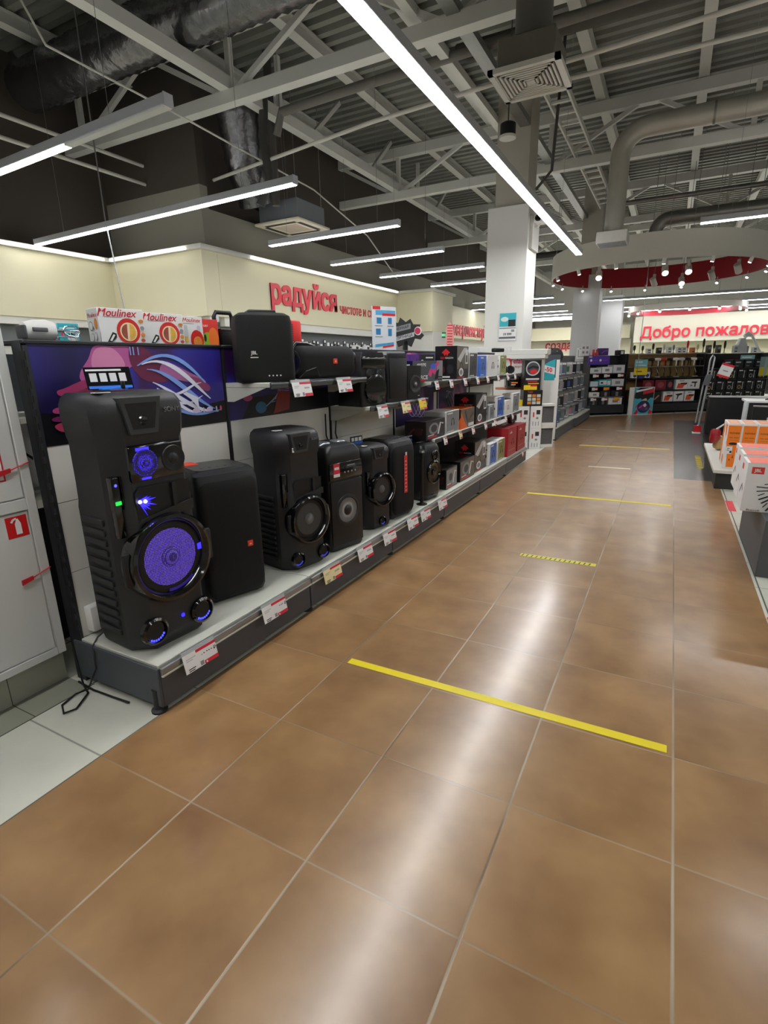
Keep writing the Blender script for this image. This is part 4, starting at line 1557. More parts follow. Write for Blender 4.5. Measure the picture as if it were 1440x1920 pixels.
for v in o.data.vertices:
    x, y, z = v.co
    v.co = (-W - z + .004, x * 1.3, .24 + y)
m = M()
m.box((-.07, -.06, H), (.05, .06, H + .004), mt('2a2b30', 0.25))
for i in range(4):
    m.box((-.05 + i * .025, -.04, H + .004), (-.035 + i * .025, -.02, H + .006), GREYP)
m.build('control_panel', t)
m = M()
m.lathe([(.045, 0), (.045, .006), (.014, .012), (.012, .42), (.02, .43), (.02, .45), (0, .455)], BLACK, (0, 0, 0), 'z', 18)
m.lathe([(.021, .43), (.021, .447)], CHROME, (0, 0, 0), 'z', 18)
m.build('microphone_stand', None, (-0.50, 3.37, 0.21), 0, 'thin black stand between the red tagged speaker and the rounded one', 'stand')

# ------------------------------------------------------------------ speakers on the upper shelves
SU = 'black speakers on the raised shelves'
t = thing('portable_speaker', 'large upright black speaker with a white emblem on the second bay shelf', 'speaker', (-0.765, 1.86, 1.245), radians(52), SU)
W, D, H = .15, .115, .355
m = M()
m.loft([rrect(-W * k, W * k, -D * k2, D * k2, .045, z) for z, k, k2 in ((0, .93, .9), (.012, .99, .98), (.03, 1, 1), (.30, .985, .98), (.335, .94, .9), (.35, .8, .7), (.355, .55, .4))], CLOTH)
m.build('body', t)
m = M()
m.box((-.075, -.05, H - .008), (.075, .05, H + .012), BLACKP, .012, 2)
m.build('carry_handle', t)
m = M()
m.text('JBL', .024, (-.07, -D - .002, .15), X_, Z_, PAPER, .001, .02)
m.box((-.09, -D - .002, .125), (-.05, -D - .0005, .130), PAPER)
m.build('badge', t)
m = M()
for i in range(4):
    m.lathe([(.004, 0), (.004, .002), (0, .002)], PAPER, (.0 + i * .02, -D - .002, .035), '-y', 8)
m.build('indicator_row', t)

t = thing('portable_speaker', 'wide black boombox speaker with end handle and small red emblem on the second bay shelf', 'speaker', (-0.735, 2.37, 1.245), facing(14), SU)
L = .225
m = M()
rings = []
for x, k in ((-L, .72), (-L + .012, .9), (-L + .035, 1.0), (L - .035, 1.0), (L - .012, .9), (L, .72)):
    rings.append([(x, p, q) for p, q, _ in rrect(-.082 * k, .082 * k, .1 - .096 * k, .1 + .096 * k, .065 * k, 0, 7)])
m.loft(rings, CLOTH)
m.build('body', t)
m = M()
m.lathe([(.07, 0), (.075, .012), (.062, .014), (.05, .004), (.03, .002), (0, .006)], SATIN, (-L, 0, .1), '-x', 28)
m.build('end_radiator', t)
m = M()
m.lathe([(.07, 0), (.075, .012), (.062, .014), (.05, .004), (0, .002)], SATIN, (L, 0, .1), 'x', 28)
m.build('end_radiator', t)
m = M()
m.tube([(-L - .005, -.02, .13), (-L - .012, -.01, .18), (-L + .02, 0, .208), (-L + .10, 0, .204), (-L + .16, 0, .19)], .014, GLOSS, 12)
m.build('carry_handle', t)
m = M()
m.box((.02, -.089, .09), (.05, -.079, .12), ORB, .002, 1)
m.text('JBL', .012, (.035, -.0895, .104), X_, Z_, PAPER, 0, .02)
m.build('badge', t)
m = M()
m.tube([(-L - .01, -.06, .012), (-L + .02, -.09, .05), (-L + .09, -.1, .07), (-L + .11, -.1, .02)], .003, BLACK, 6)
m.build('cable_loop', t)

t = thing('portable_speaker', 'black speaker with big glossy round disc on its lower front, on the lower raised shelf', 'speaker', (-0.745, 2.86, 1.045), facing(16), SU)
W, D = .125, .13
m = M()
m.loft([rrect(-W * k, W * k, -D, D, .025, z) for z, k in ((0, .96), (.01, 1), (.23, 1), (.24, .97), (.335, .95), (.36, .85))], SATIN)
m.build('body', t)
m = M()
m.box((-W * .9, -D - .006, .25), (W * .9, -D + .01, .335), GLOSS, .01, 2)
m.box((-W * .9, -D - .008, .318), (W * .9, -D - .004, .323), GREYP)
m.build('control_panel', t)
m = M()
m.lathe([(.1, -.02), (.105, .004), (.1, .014), (.07, .02), (0, .024)], GLOSS, (.01, -D, .115), '-y', 40)
m.build('round_disc', t)
for sx in (-.05, .05):
    m = M()
    m.lathe([(.028, 0), (.02, .008), (0, .009)], mt('4a4d52', .2, .6), (sx, -D - .004, .225), '-y', 18)
    m.build('tweeter', t)

t = thing('portable_speaker', 'tall plain black box speaker on the lower raised shelf, middle of three', 'speaker', (-0.74, 3.23, 1.045), facing(14), SU)
m = M()
m.loft([rrect(-.115 * k, .115 * k, -.12, .12, .02, z) for z, k in ((0, .97), (.01, 1), (.34, 1), (.355, .95), (.358, .9))], SATIN)
m.build('body', t)
m = M()
m.box((-.1, -.128, .03), (.1, -.115, .32), mesh_grille('1c1d20', 240), .012, 2)
m.build('front_grille', t)
m = M()
m.hexa([(-.115, -.11, .345), (.115, -.11, .345), (.115, .0, .345), (-.115, .0, .345), (-.1, -.10, .372), (.1, -.10, .372), (.1, -.01, .372), (-.1, -.01, .372)], mt('a9adb0', 0.2, 0.4))
m.build('top_panel', t)

t = thing('portable_speaker', 'short black speaker with one grey woofer at the right end of the lower raised shelf', 'speaker', (-0.72, 3.53, 1.045), facing(14), SU)
m = M()
m.loft([rrect(-.09 * k, .09 * k, -.1, .1, .015, z) for z, k in ((0, .97), (.008, 1), (.255, 1), (.265, .97))], SATIN)
m.build('body', t)
m = M()
m.lathe([(.072, -.004), (.072, .006), (.062, .008), (.05, .002), (.028, .001), (.02, .008), (0, .012)], mt('2a2c30', 0.4), (0, -.1, .12), '-y', 32)
m.lathe([(.016, .008), (.01, .016), (0, .018)], mt('8a8c90', 0.35), (0, -.1, .12), '-y', 20)
m.build('woofer', t)
m = M()
m.box((.04, -.1008, .027), (.06, -.1, .032), PAPER)
m.build('logo', t)
pipe('black power cable hanging behind the domed speaker, left of two', [(-0.9, 2.62, 1.0), (-0.915, 2.64, 0.85), (-0.9, 2.7, 0.7), (-0.88, 2.74, 0.5), (-0.9, 2.74, 0.217)], 0.005, BLACK, 'power_cable', 'cable')
pipe('black power cable hanging behind the domed speaker, right of two', [(-0.9, 2.76, 1.0), (-0.915, 2.76, 0.85), (-0.89, 2.8, 0.7), (-0.9, 2.82, 0.217)], 0.005, BLACK, 'power_cable', 'cable')

# ------------------------------------------------------------------ cards and small goods standing on the floor speakers
t = thing('info_card', 'black printed card with product pictures standing on the lit tower speaker', 'card', (-0.76, 0.93, 1.252), facing(18))
m = M()
m.hexa([(-.085, -.01, 0), (.085, -.01, 0), (.085, -.006, 0), (-.085, -.006, 0), (-.085, .02, .085), (.085, .02, .085), (.085, .024, .085), (-.085, .024, .085)], mt('0b0c12', 0.25))
for i in range(4):
    u = -.07 + i * .036
    m.hexa([(u, -.001, .03), (u + .026, -.001, .03), (u + .026, 0, .03), (u, 0, .03), (u, .0095, .062), (u + .026, .0095, .062), (u + .026, .011, .062), (u, .011, .062)], PAPER)
m.hexa([(-.08, .009, .07), (.05, .009, .07), (.05, .011, .07), (-.08, .011, .07), (-.08, .0125, .077), (.05, .0125, .077), (.05, .0145, .077), (-.08, .0145, .077)], PAPER)
m.hexa([(-.08, -.0105, .004), (.08, -.0105, .004), (.08, -.009, .004), (-.08, -.009, .004), (-.08, -.006, .014), (.08, -.006, .014), (.08, -.0045, .014), (-.08, -.0045, .014)], mt('3f7be0', 0.3))
m.build('card_panel', t)
m = M()
m.box((-.05, -.06, 0), (.045, -.015, .004), mt('1f8fe0', 0.25))
m.build('blue_foot', t)
m = M()
m.box((0.02, -.062, .0), (.035, -.05, .032), BLACK, .003, 1)
m.build('clip', t)
carton('info_card', 'small blue and white card standing on the short one port tower speaker', 'card', (-0.68, 2.66, 0.797), facing(14), .12, .004, .055, mt('12141a', 0.3), [('F', rec(0, 0, 1, .3), mt('3a78d8', .3)), ('F', rec(.1, .38, .3, .85), PAPER), ('F', rec(.36, .38, .6, .85), PAPER), ('F', rec(.66, .38, .9, .85), PAPER)])
carton('info_card', 'small blue and white card standing on the rounded end speaker', 'card', (-0.70, 3.55, 0.692), facing(14), .1, .004, .05, mt('dfe6ee', 0.3), [('F', rec(0, 0, 1, .3), mt('3a78d8', .3)), ('F', rec(.1, .38, .4, .85), INK), ('F', rec(.5, .38, .9, .85), INK)])
carton('sticker', 'white barcode sticker on the front of the unlit tower speaker', 'sticker', (-0.522, 1.765, 0.885), facing(11), .035, .002, .026, PAPER, [('F', rec(.1, .4, .9, .8), GREYP)])

# ------------------------------------------------------------------ price tags
TG = [(0.90, '49 999 ₽', None, 'white price tag under the big lit tower speaker, reading 49 999'),
      (1.38, '37 999 ₽', None, 'white price tag under the plain cloth speaker, reading 37 999'),
      (1.90, None, mt('efe2b0', 0.5), 'pale yellow price tag on the base rail under the unlit tower speaker'),
      (2.28, None, None, 'white price tag under the domed speaker'),
      (2.62, None, None, 'white price tag under the small one port tower speaker'),
      (3.0, None, None, 'white price tag under the red tagged speaker, left of a close pair'),
      (3.24, None, None, 'white price tag right of the red tagged speaker, right of a close pair'),
      (3.60, None, None, 'white price tag under the rounded end speaker')]
for y, tx, yl, lb in TG:
    tag_card(lb, y, 0.205, GX + 0.024, yl, tx, rot=-0.03)
tag_card('small pale price tag at the far end of the base rail under the red boxes', 6.40, 0.19, GX + 0.024, mt('e8d8c0', 0.5), None, w=.08, h=.06)
tag_card('white price tag under the large upright speaker on the raised shelf', 1.96, 1.24, -0.60, None, None, w=.17)
tag_card('white price tag under the wide boombox on the raised shelf', 2.40, 1.24, -0.60, None, None, w=.16)
tag_card('white price tag under the speaker with the round disc', 2.86, 1.04, -0.58, None, None, w=.15)
tag_card('pale cream price tag on the lower raised shelf, left of the bright yellow one', 3.24, 1.04, -0.58, mt('f0e4ae', 0.5), None, w=.15)
tag_card('bright yellow price tag on the lower raised shelf', 3.55, 1.04, -0.58, YELLOW, None, w=.14)
OR = ('first', 'second', 'third', 'fourth', 'fifth', 'sixth', 'seventh', 'eighth')
for i, y in enumerate((3.79, 4.13, 4.50, 4.88, 5.22, 5.62, 6.02, 6.36)):
    tag_card('%s small white tag from the near end of the top headphone shelf' % OR[i], y, 1.168, -0.553, None, None, w=.08, h=.06, group='small tags on the headphone shelves')
for i, y in enumerate((3.90, 4.29, 4.66, 5.07, 5.43, 5.87, 6.18)):
    tag_card('%s small tag from the near end of the middle headphone shelf' % OR[i], y, 0.688, -0.513, mt('efe0a8', 0.5) if i == 1 else None, None, w=.08, h=.06, group='small tags on the headphone shelves')

# ------------------------------------------------------------------ headphone boxes
HB = 'headphone boxes on the left shelves'
NAVY, BLU, OLV, GRY, DGR = mt('141c4c', 0.4), mt('3d6cc8', 0.4, var=0.2, scale=18), mt('8f9456', 0.45, var=0.25, scale=20), mt('8b9095', 0.4, var=0.15, scale=15), mt('2c2e33', 0.4, var=0.2)
RLOGO = mt('d8252b', 0.4)
SILV = mt('c9ccd0', 0.35, var=0.1, scale=20)
TAN = mt('6d655a', 0.5, var=0.3, scale=25)


def headset(u, v, s, asp, c=BLACK, face='F'):
    """printed over-ear headset: an arc and two cups"""
    arc = ribbon([(u + s * .8 * cos(a) / asp, v + s * .2 + s * .9 * sin(a)) for a in [pi * k / 10 for k in range(11)]], s * .22)
    return [(face, arc, c), (face, ell(u - s * .8 / asp, v - s * .1, s * .3 / asp, s * .48, 14), c), (face, ell(u + s * .8 / asp, v - s * .1, s * .3 / asp, s * .48, 14), c)]


def redragon(label, loc, w, d, h, rot=0.0, img=TAN):
    it = [('L', rec(0.02, 0, 1, 1), mt('121214', 0.35)), ('L', [(.3, .80), (.5, .92), (.7, .80), (.62, .78), (.56, .70), (.5, .76), (.44, .70), (.38, .78)], RLOGO), ('L', 'redragon', .4, .6, d * .13, .02)]
    it[2] = ('L', 'RED', mt('d8252b', 0.4), .36, .64, d * .12, .02)
    it.append(('L', 'RAGON', PAPER, .66, .64, d * .10, .0))
    it += [('L', ell(.35, .28, .12, .12, 14), mt('5a2028', 0.4)), ('L', ell(.7, .3, .16, .14, 14), mt('2b2b30', 0.4)), ('L', rec(.1, .04, .7, .09), PAPER)]
    it += [('F', rec(.03, .3, .97, .97), img), ('F', [(.05, .6), (.6, .95), (.9, .95), (.3, .5)], SILV), ('F', rec(.72, .45, .95, .9), PAPER), ('F', rec(.76, .5, .9, .72), DGR)]
    it += headset(.38, .3, .18, w / h, BLACK)
    it += [('F', ell(.35, .2, .2, .13, 16), PAPER), ('F', ell(.35, .2, .13, .08, 14), GRY), ('F', rec(.06, .03, .6, .06), RLOGO)]
    return carton('headphone_box', label, 'box', loc, facing(0) + rot, w, d, h, mt('18191c', 0.35), it, HB)


def slim(label, loc, w, d, h, mat, img, side=None, rot=0.0):
    asp = w / h
    it = [('F', rec(.04, .03, .96, .97), img)] + headset(.52, .42, .2, asp, BLACK) + [('F', rec(.1, .86, .5, .92), PAPER), ('F', rec(.1, .06, .6, .09), PAPER)]
    if side:
        it += [('L', rec(.03, .02, .97, .98), side), ('L', rec(.2, .7, .8, .78), GREYP), ('L', rec(.2, .2, .6, .23), GREYP)] + headset(.5, .45, .16, d / h, DGR, 'L')
    return carton('headphone_box', label, 'box', loc, facing(0) + rot, w, d, h, mat, it, HB)


def windowed(label, loc, w, d, h, col, trim, rot=0.0):
    """low wide box with a dark picture and a clear window"""
    it = [('L', rec(.02, .03, .98, .97), col), ('L', ribbon([(.2, .3), (.45, .62), (.6, .4), (.85, .6)], .09), mt('6d2226', 0.4, var=0.3, scale=30)), ('L', ell(.65, .45, .18, .22, 16), mt('3b1a1c', 0.4)), ('L', rec(.06, .06, .35, .16), RLOGO),
          ('F', rec(.03, .05, .97, .95), trim), ('F', ell(.4, .55, .26, .3, 18), GRY), ('F', ell(.4, .55, .16, .2, 16), DGR), ('F', ribbon([(.62, .2), (.75, .8), (.9, .7)], .08), PAPER), ('F', rec(.08, .08, .55, .16), RLOGO), ('F', rec(.08, .2, .4, .25), PAPER)]
    return carton('headphone_box', label, 'box', loc, facing(0) + rot, w, d, h, mt('141416', 0.35), it, HB)


zu, zm, zb = 1.177, 0.697, 0.212
carton('headphone_box', 'dark grey box with a pink and blue robot on the top headphone shelf', 'box', (-0.70, 3.80, zu), facing(24), .34, .17, .17, mt('4a4c52', 0.4),
       [('L', rec(0, 0, 1, 1), NAVY), ('L', rec(.3, .76, .8, .84), PAPER), ('F', rec(0, 0, 1, 1), mt('55585e', 0.4, var=.1)), ('F', rec(.8, 0, 1, 1), GRY), ('F', [(.5, .35), (.58, .62), (.72, .8), (.84, .95), (.9, .9), (.8, .7), (.78, .5), (.72, .3), (.66, .45), (.6, .2)], mt('d84a86', .4, var=.3, scale=30)), ('F', ell(.68, .72, .09, .15, 14), mt('4a6fe0', .4)), ('F', [(.72, .1), (.8, .5), (.88, .6), (.84, .1)], INK),
        ('F', '#HYPE', PAPER, .28, .8, .034, .02), ('F', rec(.14, .02, .42, .1), RLOGO), ('F', 'FORCE', PAPER, .28, .2, .045, .025), ('F', rec(.82, .06, .98, .12), INK), ('F', rec(.82, .18, .98, .24), INK)], HB)
carton('keyboard_box', 'wide purple picture box lying behind the FORCE box under the top edge', 'box', (-0.84, 3.98, zu), facing(8), .5, .10, .225, mt('1b1440', 0.4),
       [('F', rec(0, .4, .5, 1), art_gradient('purple_box_picture', [(.3, '2a1a70'), (.5, '6a2f9a'), (.7, '120d30')], 9, .4, 2)), ('F', rec(.5, .4, 1, 1), INK), ('F', rec(.7, .85, .95, .9), PAPER), ('F', ell(.58, .68, .06, .12, 12), PAPER)], HB)
redragon('tall black box with a red emblem on the top headphone shelf', (-0.70, 4.53, zu), .32, .22, .30)
slim('grey and white box with a hanging top on the top headphone shelf', (-0.68, 4.92, zu), .26, .13, .245, PAPER, DGR, GRY)
slim('blue fronted box on the top headphone shelf', (-0.67, 5.23, zu), .22, .12, .215, BLU, BLU, None)
slim('white box with a black headset picture on the top headphone shelf', (-0.68, 5.60, zu), .40, .13, .225, PAPER, PAPER, PAPER)
slim('olive green fronted box on the top headphone shelf', (-0.67, 6.02, zu), .26, .12, .22, OLV, OLV, PAPER)
t = thing('hanging_headset', 'black headset with red trim at the far end of the top headphone shelf', 'headset', (-0.64, 6.32, zu), facing(20), None)
m = M()
m.tube([(-.07, 0, .07), (-.075, 0, .13), (-.04, 0, .18), (.04, 0, .18), (.075, 0, .13), (.07, 0, .07)], .009, RLOGO, 8)
m.build('headband', t)
for sx in (-1, 1):
    m = M()
    m.lathe([(.05, 0), (.05, .03), (.035, .04), (0, .04)], SATIN, (sx * .055, 0, .05), 'x' if sx > 0 else '-x', 20)
    m.build('ear_cup', t)

windowed('low black box with red markings at the near end of the middle headphone shelf', (-0.66, 3.80, zm), .42, .20, .16, mt('151012', .35), DGR)
slim('white box with an oval grey picture on the middle headphone shelf', (-0.68, 4.23, zm), .34, .22, .20, PAPER, GRY, SILV)
carton('headphone_box', 'dark box with orange corner and wire on the middle headphone shelf', 'box', (-0.68, 4.63, zm), facing(0), .40, .24, .19, mt('ee6b22', .4),
       [('F', [(0, 0), (1, 0), (1, 1), (0, 1)], TAN), ('F', [(.0, .0), (.5, 0), (.3, .3), (0, .9)], mt('ee6b22', .4)), ('F', rec(.55, .05, .95, .22), PAPER), ('F', ribbon([(.3, .9), (.5, .3), (.9, .7)], .06), DGR), ('L', rec(0, 0, 1, 1), mt('201c1c', .4)), ('L', [(.7, 0), (1, 0), (1, .6)], mt('ee6b22', .4)), ('L', ribbon([(.2, .5), (.5, .8), (.8, .4)], .1), mt('5a2a20', .4))], HB)
redragon('tall black box with a red emblem and white headset on the middle headphone shelf', (-0.68, 5.06, zm), .37, .24, .31, 0, DGR)
slim('small grey blister box on the middle headphone shelf', (-0.62, 5.45, zm), .18, .12, .165, SILV, GRY, SILV)
slim('blue fronted white box on the middle headphone shelf', (-0.62, 5.78, zm), .29, .13, .235, PAPER, BLU, PAPER)
slim('small white box with red and black headset on the middle headphone shelf', (-0.60, 6.10, zm), .22, .10, .17, PAPER, PAPER, PAPER)
slim('grey fronted white box at the far end of the middle headphone shelf', (-0.62, 6.48, zm), .32, .14, .235, PAPER, GRY, PAPER)

windowed('small black box with red foot standing lowest left of the base shelf', (-0.58, 4.05, zb), .28, .16, .185, mt('101012', .35), GRY)
windowed('low black box right of the smallest one on the base shelf', (-0.60, 4.46, zb), .42, .22, .20, mt('101012', .35), TAN)
redragon('tall black box with a red emblem on the base shelf', (-0.62, 4.92, zb), .38, .22, .32, 0, TAN)
slim('blue fronted white box on the base shelf', (-0.56, 5.30, zb), .26, .16, .24, PAPER, BLU, PAPER)
slim('green landscape fronted box on the base shelf', (-0.56, 5.62, zb), .29, .16, .245, PAPER, OLV, PAPER)


def redbox(label, y, h):
    it = [('F', rec(.02, .02, .98, .98), mt('b51f2c', .4, var=.05)), ('F', rec(.2, .8, .45, .84), PAPER), ('F', [(.3, .86), (.36, .9), (.4, .86), (.35, .83)], PAPER)] + headset(.55, .45, .12, .8, INK) + [('F', rec(.2 + .15 * i, .2, .25 + .15 * i, .22), PAPER) for i in range(4)] + [('L', rec(.02, .02, .98, .98), mt('a81b28', .4, var=.05)), ('L', ell(.7, .55, .07, .05, 12), PAPER), ('L', rec(.55, .68, .85, .7), PAPER)]
    return carton('headphone_box', label, 'box', (-0.58, y, zb), facing(0), .40, .26, h, mt('8e1722', .4), it, HB)


redbox('red box at the end of the base shelf, nearer of two', 5.99, .34)
redbox('red box at the end of the base shelf, farther of two', 6.45, .33)
t = thing('hanging_headset', 'dark red and black headset lying under the middle shelf above the red boxes', 'headset', (-0.62, 6.5, zb + .332), facing(10))
m = M()
m.lathe([(.06, 0), (.06, .05), (.045, .06), (.03, .05), (0, .05)], mt('3a1015', .4), (-.05, 0, .062), '-y', 22)
m.build('ear_cup', t)
m = M()
m.lathe([(.06, 0), (.06, .05), (.045, .06), (.03, .05), (0, .05)], BLACK, (.06, 0.02, .062), '-y', 22)
m.build('ear_cup', t)
m = M()
m.tube([(-.05, .02, .11), (-.03, .04, .125), (.04, .05, .125), (.06, .03, .11)], .007, BLACK, 8)
m.build('headband', t)

# ------------------------------------------------------------------ goods on top of the left gondola
TOPZ = 1.44
FOOD = mt('d98a3a', .5, var=.4, scale=40)


def mixer_box(label, y, w, h, rot=0.0):
    it = [('F', 'Moulinex', mt('c4202c', .4), .42, .86, .046, .014, .35), ('F', rec(.12, .74, .5, .755), GREYP),
          ('F', ell(.62, .36, .26, .37, 26), mt('cf2a22', .4)), ('F', ell(.62, .34, .19, .27, 24), mt('f0dfb8', .5)), ('F', ell(.6, .34, .14, .22, 20, pi / 2, 3 * pi / 2), mt('9a4a3a', .5, var=.4, scale=40)), ('F', ell(.63, .34, .15, .24, 20, -pi / 2, pi / 2), mt('e2b24a', .5, var=.3, scale=40)),
          ('F', [(.12, .02), (.26, .32), (.34, .28), (.34, .18), (.2, .0)], INK), ('F', [(.18, .08), (.27, .26), (.31, .24), (.22, .06)], PAPER),
          ('F', ell(.92, .66, .06, .05, 12), FOOD), ('F', ell(.93, .46, .05, .06, 12), GREYP), ('F', ell(.93, .26, .05, .07, 12), FOOD), ('F', ell(.92, .1, .05, .05, 12), mt('b84a30', .5)),
          ('L', 'Moulinex', mt('c4202c', .4), .5, .8, .026, .012, .35), ('L', ell(.75, .55, .14, .16, 14), FOOD), ('L', ell(.3, .5, .18, .14, 18), GREYP), ('L', ell(.3, .5, .15, .11, 18), PAPER), ('L', ell(.35, .18, .12, .12, 14), GREYP), ('L', ell(.35, .18, .1, .1, 14), PAPER), ('L', ell(.65, .2, .12, .12, 14), GREYP), ('L', ell(.65, .2, .1, .1, 14), PAPER), ('L', ribbon([(.5, .5), (.55, .42), (.6, .4)], .04), INK)]
    return carton('mixer_box', label, 'box', (-1.085, y, TOPZ), facing(12) + rot, w, .115, h, PAPER, it, 'white kitchen appliance boxes on top of the shelving')


mixer_box('white mixer box with red script and dish picture, nearest of three on the shelving top', 1.235, .205, .15)
mixer_box('white mixer box with red script and dish picture, middle of three on the shelving top', 1.465, .205, .145)
carton('mixer_box', 'white box with red script and a blender picture, farthest of three on the shelving top', 'box', (-1.10, 1.655, TOPZ), facing(10), .13, .11, .145, PAPER,
       [('F', 'Moulinex', mt('c4202c', .4), .5, .86, .028, .012, .35), ('F', rec(.1, .74, .6, .755), GREYP), ('F', [(.12, .3), (.3, .3), (.28, .68), (.14, .7)], SILV), ('F', rec(.14, .1, .28, .3), mt('e6b54a', .5)), ('F', ell(.68, .18, .3, .36, 22), mt('cf2a22', .4)), ('F', ell(.7, .12, .2, .2, 18), FOOD), ('F', ell(.78, .6, .08, .1, 12), SILV)], 'white kitchen appliance boxes on top of the shelving')
carton('mixer_box', 'red box with green and orange fruit shapes beside the white blender box', 'box', (-1.12, 1.79, TOPZ), facing(8), .13, .10, .14, mt('d8372e', .45),
       [('F', ell(.42, .22, .26, .3, 18), mt('8fbf30', .45)), ('F', ell(.72, .3, .26, .4, 18), mt('ee7a2a', .45)), ('F', ell(.3, .3, .06, .14, 12), INK), ('F', 'sani', PAPER, .35, .76, .02, 0)])
t = thing('hand_mixer', 'white hand mixer lying on the shelving top at the near end', 'mixer', (-1.06, 0.865, TOPZ), facing(0))
m = M()
rings = []
for x, r, zc in ((-.07, .022, .036), (-.06, .034, .038), (-.02, .04, .042), (.03, .042, .043), (.055, .036, .043), (.06, .02, .043)):
    rings.append([(x, r * .9 * cos(2 * pi * k / 20), zc + r * sin(2 * pi * k / 20)) for k in range(20)])
m.loft(rings, WHITE)
m.build('body', t)
m = M()
m.box((-.045, -.040, .036), (.015, -.034, .052), mt('5a5c60', .4), .004, 2)
m.box((-.073, -.03, .01), (-.062, .03, .06), mt('4a4c50', .4), .004, 2)
m.build('grip_panel', t)
m = M()
m.tube([(.06, 0, .045), (.10, 0, .045)], .006, CHROME)
for k in range(6):
    a = 2 * pi * k / 6
    m.tube([(.095, 0, .045), (.115, .022 * cos(a), .045 + .022 * sin(a)), (.15, .026 * cos(a), .045 + .026 * sin(a)), (.17, 0, .045)], .0018, CHROME, 5)
m.build('whisk', t)
t = thing('wire_basket', 'small wire basket of beaters behind the whisk of the hand mixer', 'basket', (-1.11, 1.0, TOPZ), facing(0))
m = M()
for z in (0.003, .022, .042):
    pts = [(.05 * cos(2 * pi * k / 16), .035 * sin(2 * pi * k / 16), z) for k in range(17)]
    m.tube(pts, .002, SILV, 5)
m.build('ring', t)
m = M()
for k in range(12):
    a = 2 * pi * k / 12
    m.tube([(.05 * cos(a), .035 * sin(a), 0.003), (.055 * cos(a), .04 * sin(a), .048)], .0016, SILV, 5)
m.build('upright_wire', t)
carton('info_card', 'small teal advertising card standing behind the hand mixer', 'card', (-1.13, 1.03, TOPZ), facing(14), .085, .006, .082, TEAL, [('F', rec(.1, .72, .8, .78), PAPER), ('F', ell(.2, .45, .08, .09, 12), RLOGO), ('F', ell(.65, .25, .25, .15, 14), PAPER), ('F', ribbon([(.3, .3), (.6, .5), (.9, .2)], .06), INK)])
# black machine with a carry handle, red speaker behind
t = thing('coffee_machine', 'black machine with an arched handle behind the large upright speaker', 'appliance', (-1.10, 1.93, TOPZ), facing(10))
m = M()
m.box((-.06, -.06, 0), (.06, .06, .10), BLACK, .015, 2)
m.build('body', t)
m = M()
m.tube([(-.055, 0, .09), (-.06, 0, .16), (-.045, 0, .185), (.05, 0, .185), (.06, 0, .16), (.055, 0, .09)], .012, BLACK, 10)
m.build('handle', t)
m = M()
m.box((-.058, -.064, .088), (.058, -.055, .094), CHROME)
m.box((-.05, -.01, .13), (-.03, .0, .17), SILV, .002, 1)
m.build('chrome_trim', t)
t = thing('portable_speaker', 'red slatted appliance on the shelving top behind the wide boombox', 'appliance', (-1.07, 2.49, TOPZ), facing(10))
m = M()
m.box((-.075, -.05, 0), (.075, .05, .175), mt('d92b2b', .4), .02, 2)
m.build('body', t)
m = M()
for i in range(9):
    m.box((-.055, -.054, .03 + i * .014), (-.01, -.049, .036 + i * .014), mt('7c1414', .4))
m.build('vent_slots', t)
# promo stand poster and black friday style shape
t = thing('promo_stand', 'clear promo poster with four blue squares standing on the third bay top', 'poster', (-1.05, 3.80, TOPZ), facing(26))
m = M()
m.box((-.13, -.002, .0), (.13, .002, .36), mt('dfe5ea', .3), .002, 1)
k = .0025
for p, c in ((rec(-.09, .29, .12, .33), mt('5aa9d8', .4)), (rec(-.02, .285, .12, .305), RLOGO), (rec(-.12, .335, -.04, .36), RLOGO), (rec(-.08, .22, -.03, .27), mt('2f7fb8', .4)), (rec(.04, .22, .08, .27), mt('2f7fb8', .4)), (rec(-.09, .13, -.04, .18), mt('2f7fb8', .4)), (rec(.04, .12, .08, .18), mt('2f7fb8', .4)), (rec(-.1, .2, -.02, .206), GREYP), (rec(.03, .2, .1, .206), GREYP), (rec(-.1, .11, -.02, .116), GREYP), ([(-.1, .03), (.1, .05), (.1, .07), (-.1, .05)], mt('3aa0d0', .4)), ([(-.02, .02), (.1, .035), (.1, .05), (-.02, .035)], RLOGO)):
    m.add([(u, -k, v) for u, v in p], [list(range(len(p)))], c)
    k += .0002
m.build('sheet', t)
m = M()
m.box((-.09, -.04, 0), (.09, .04, .004), mt('cfd6da', .1, alpha=.7))
m.build('base', t)
t = thing('promo_stand', 'jagged black promo sign reading пятница on the gondola top', 'sign', (-1.12, 4.38, TOPZ), facing(38))
m = M()
pl = [(-.16, .10), (-.19, .17), (-.15, .2), (-.14, .27), (-.08, .26), (-.06, .31), (0, .27), (.05, .3), (.08, .25), (.16, .25), (.14, .2), (.2, .15), (.16, .11), (.1, .12), (.06, .04), (.0, .07), (-.08, .04), (-.1, .09)]
m.prism(pl, (0, 0, 0), X_, Z_, .006, mt('2b2c2f', .5))
m.add([(u, -.0008, v) for u, v in [(-.13, .17), (.05, .21), (.05, .26), (-.13, .22)]], [(0, 1, 2, 3)], GREYP)
m.add([(u, -.0008, v) for u, v in [(-.12, .09), (.09, .14), (.09, .18), (-.12, .13)]], [(0, 1, 2, 3)], SILV)
m.text('ЧЁРНАЯ', .036, (-.04, -.0014, .215), Vector((1, 0, .22)).normalized(), Z_, INK, 0, .015)
m.text('ПЯТНИЦА', .036, (-.015, -.0014, .135), Vector((1, 0, .24)).normalized(), Z_, INK, 0, .015)
m.lathe([(.04, 0), (.04, .002)], PAPER, (.13, -.001, .19), '-y', 18)
m.lathe([(.032, .002), (.032, .0024)], mt('c43a55', .4), (.125, -.001, .19), '-y', 18)
m.build('sign_board', t)
m = M()
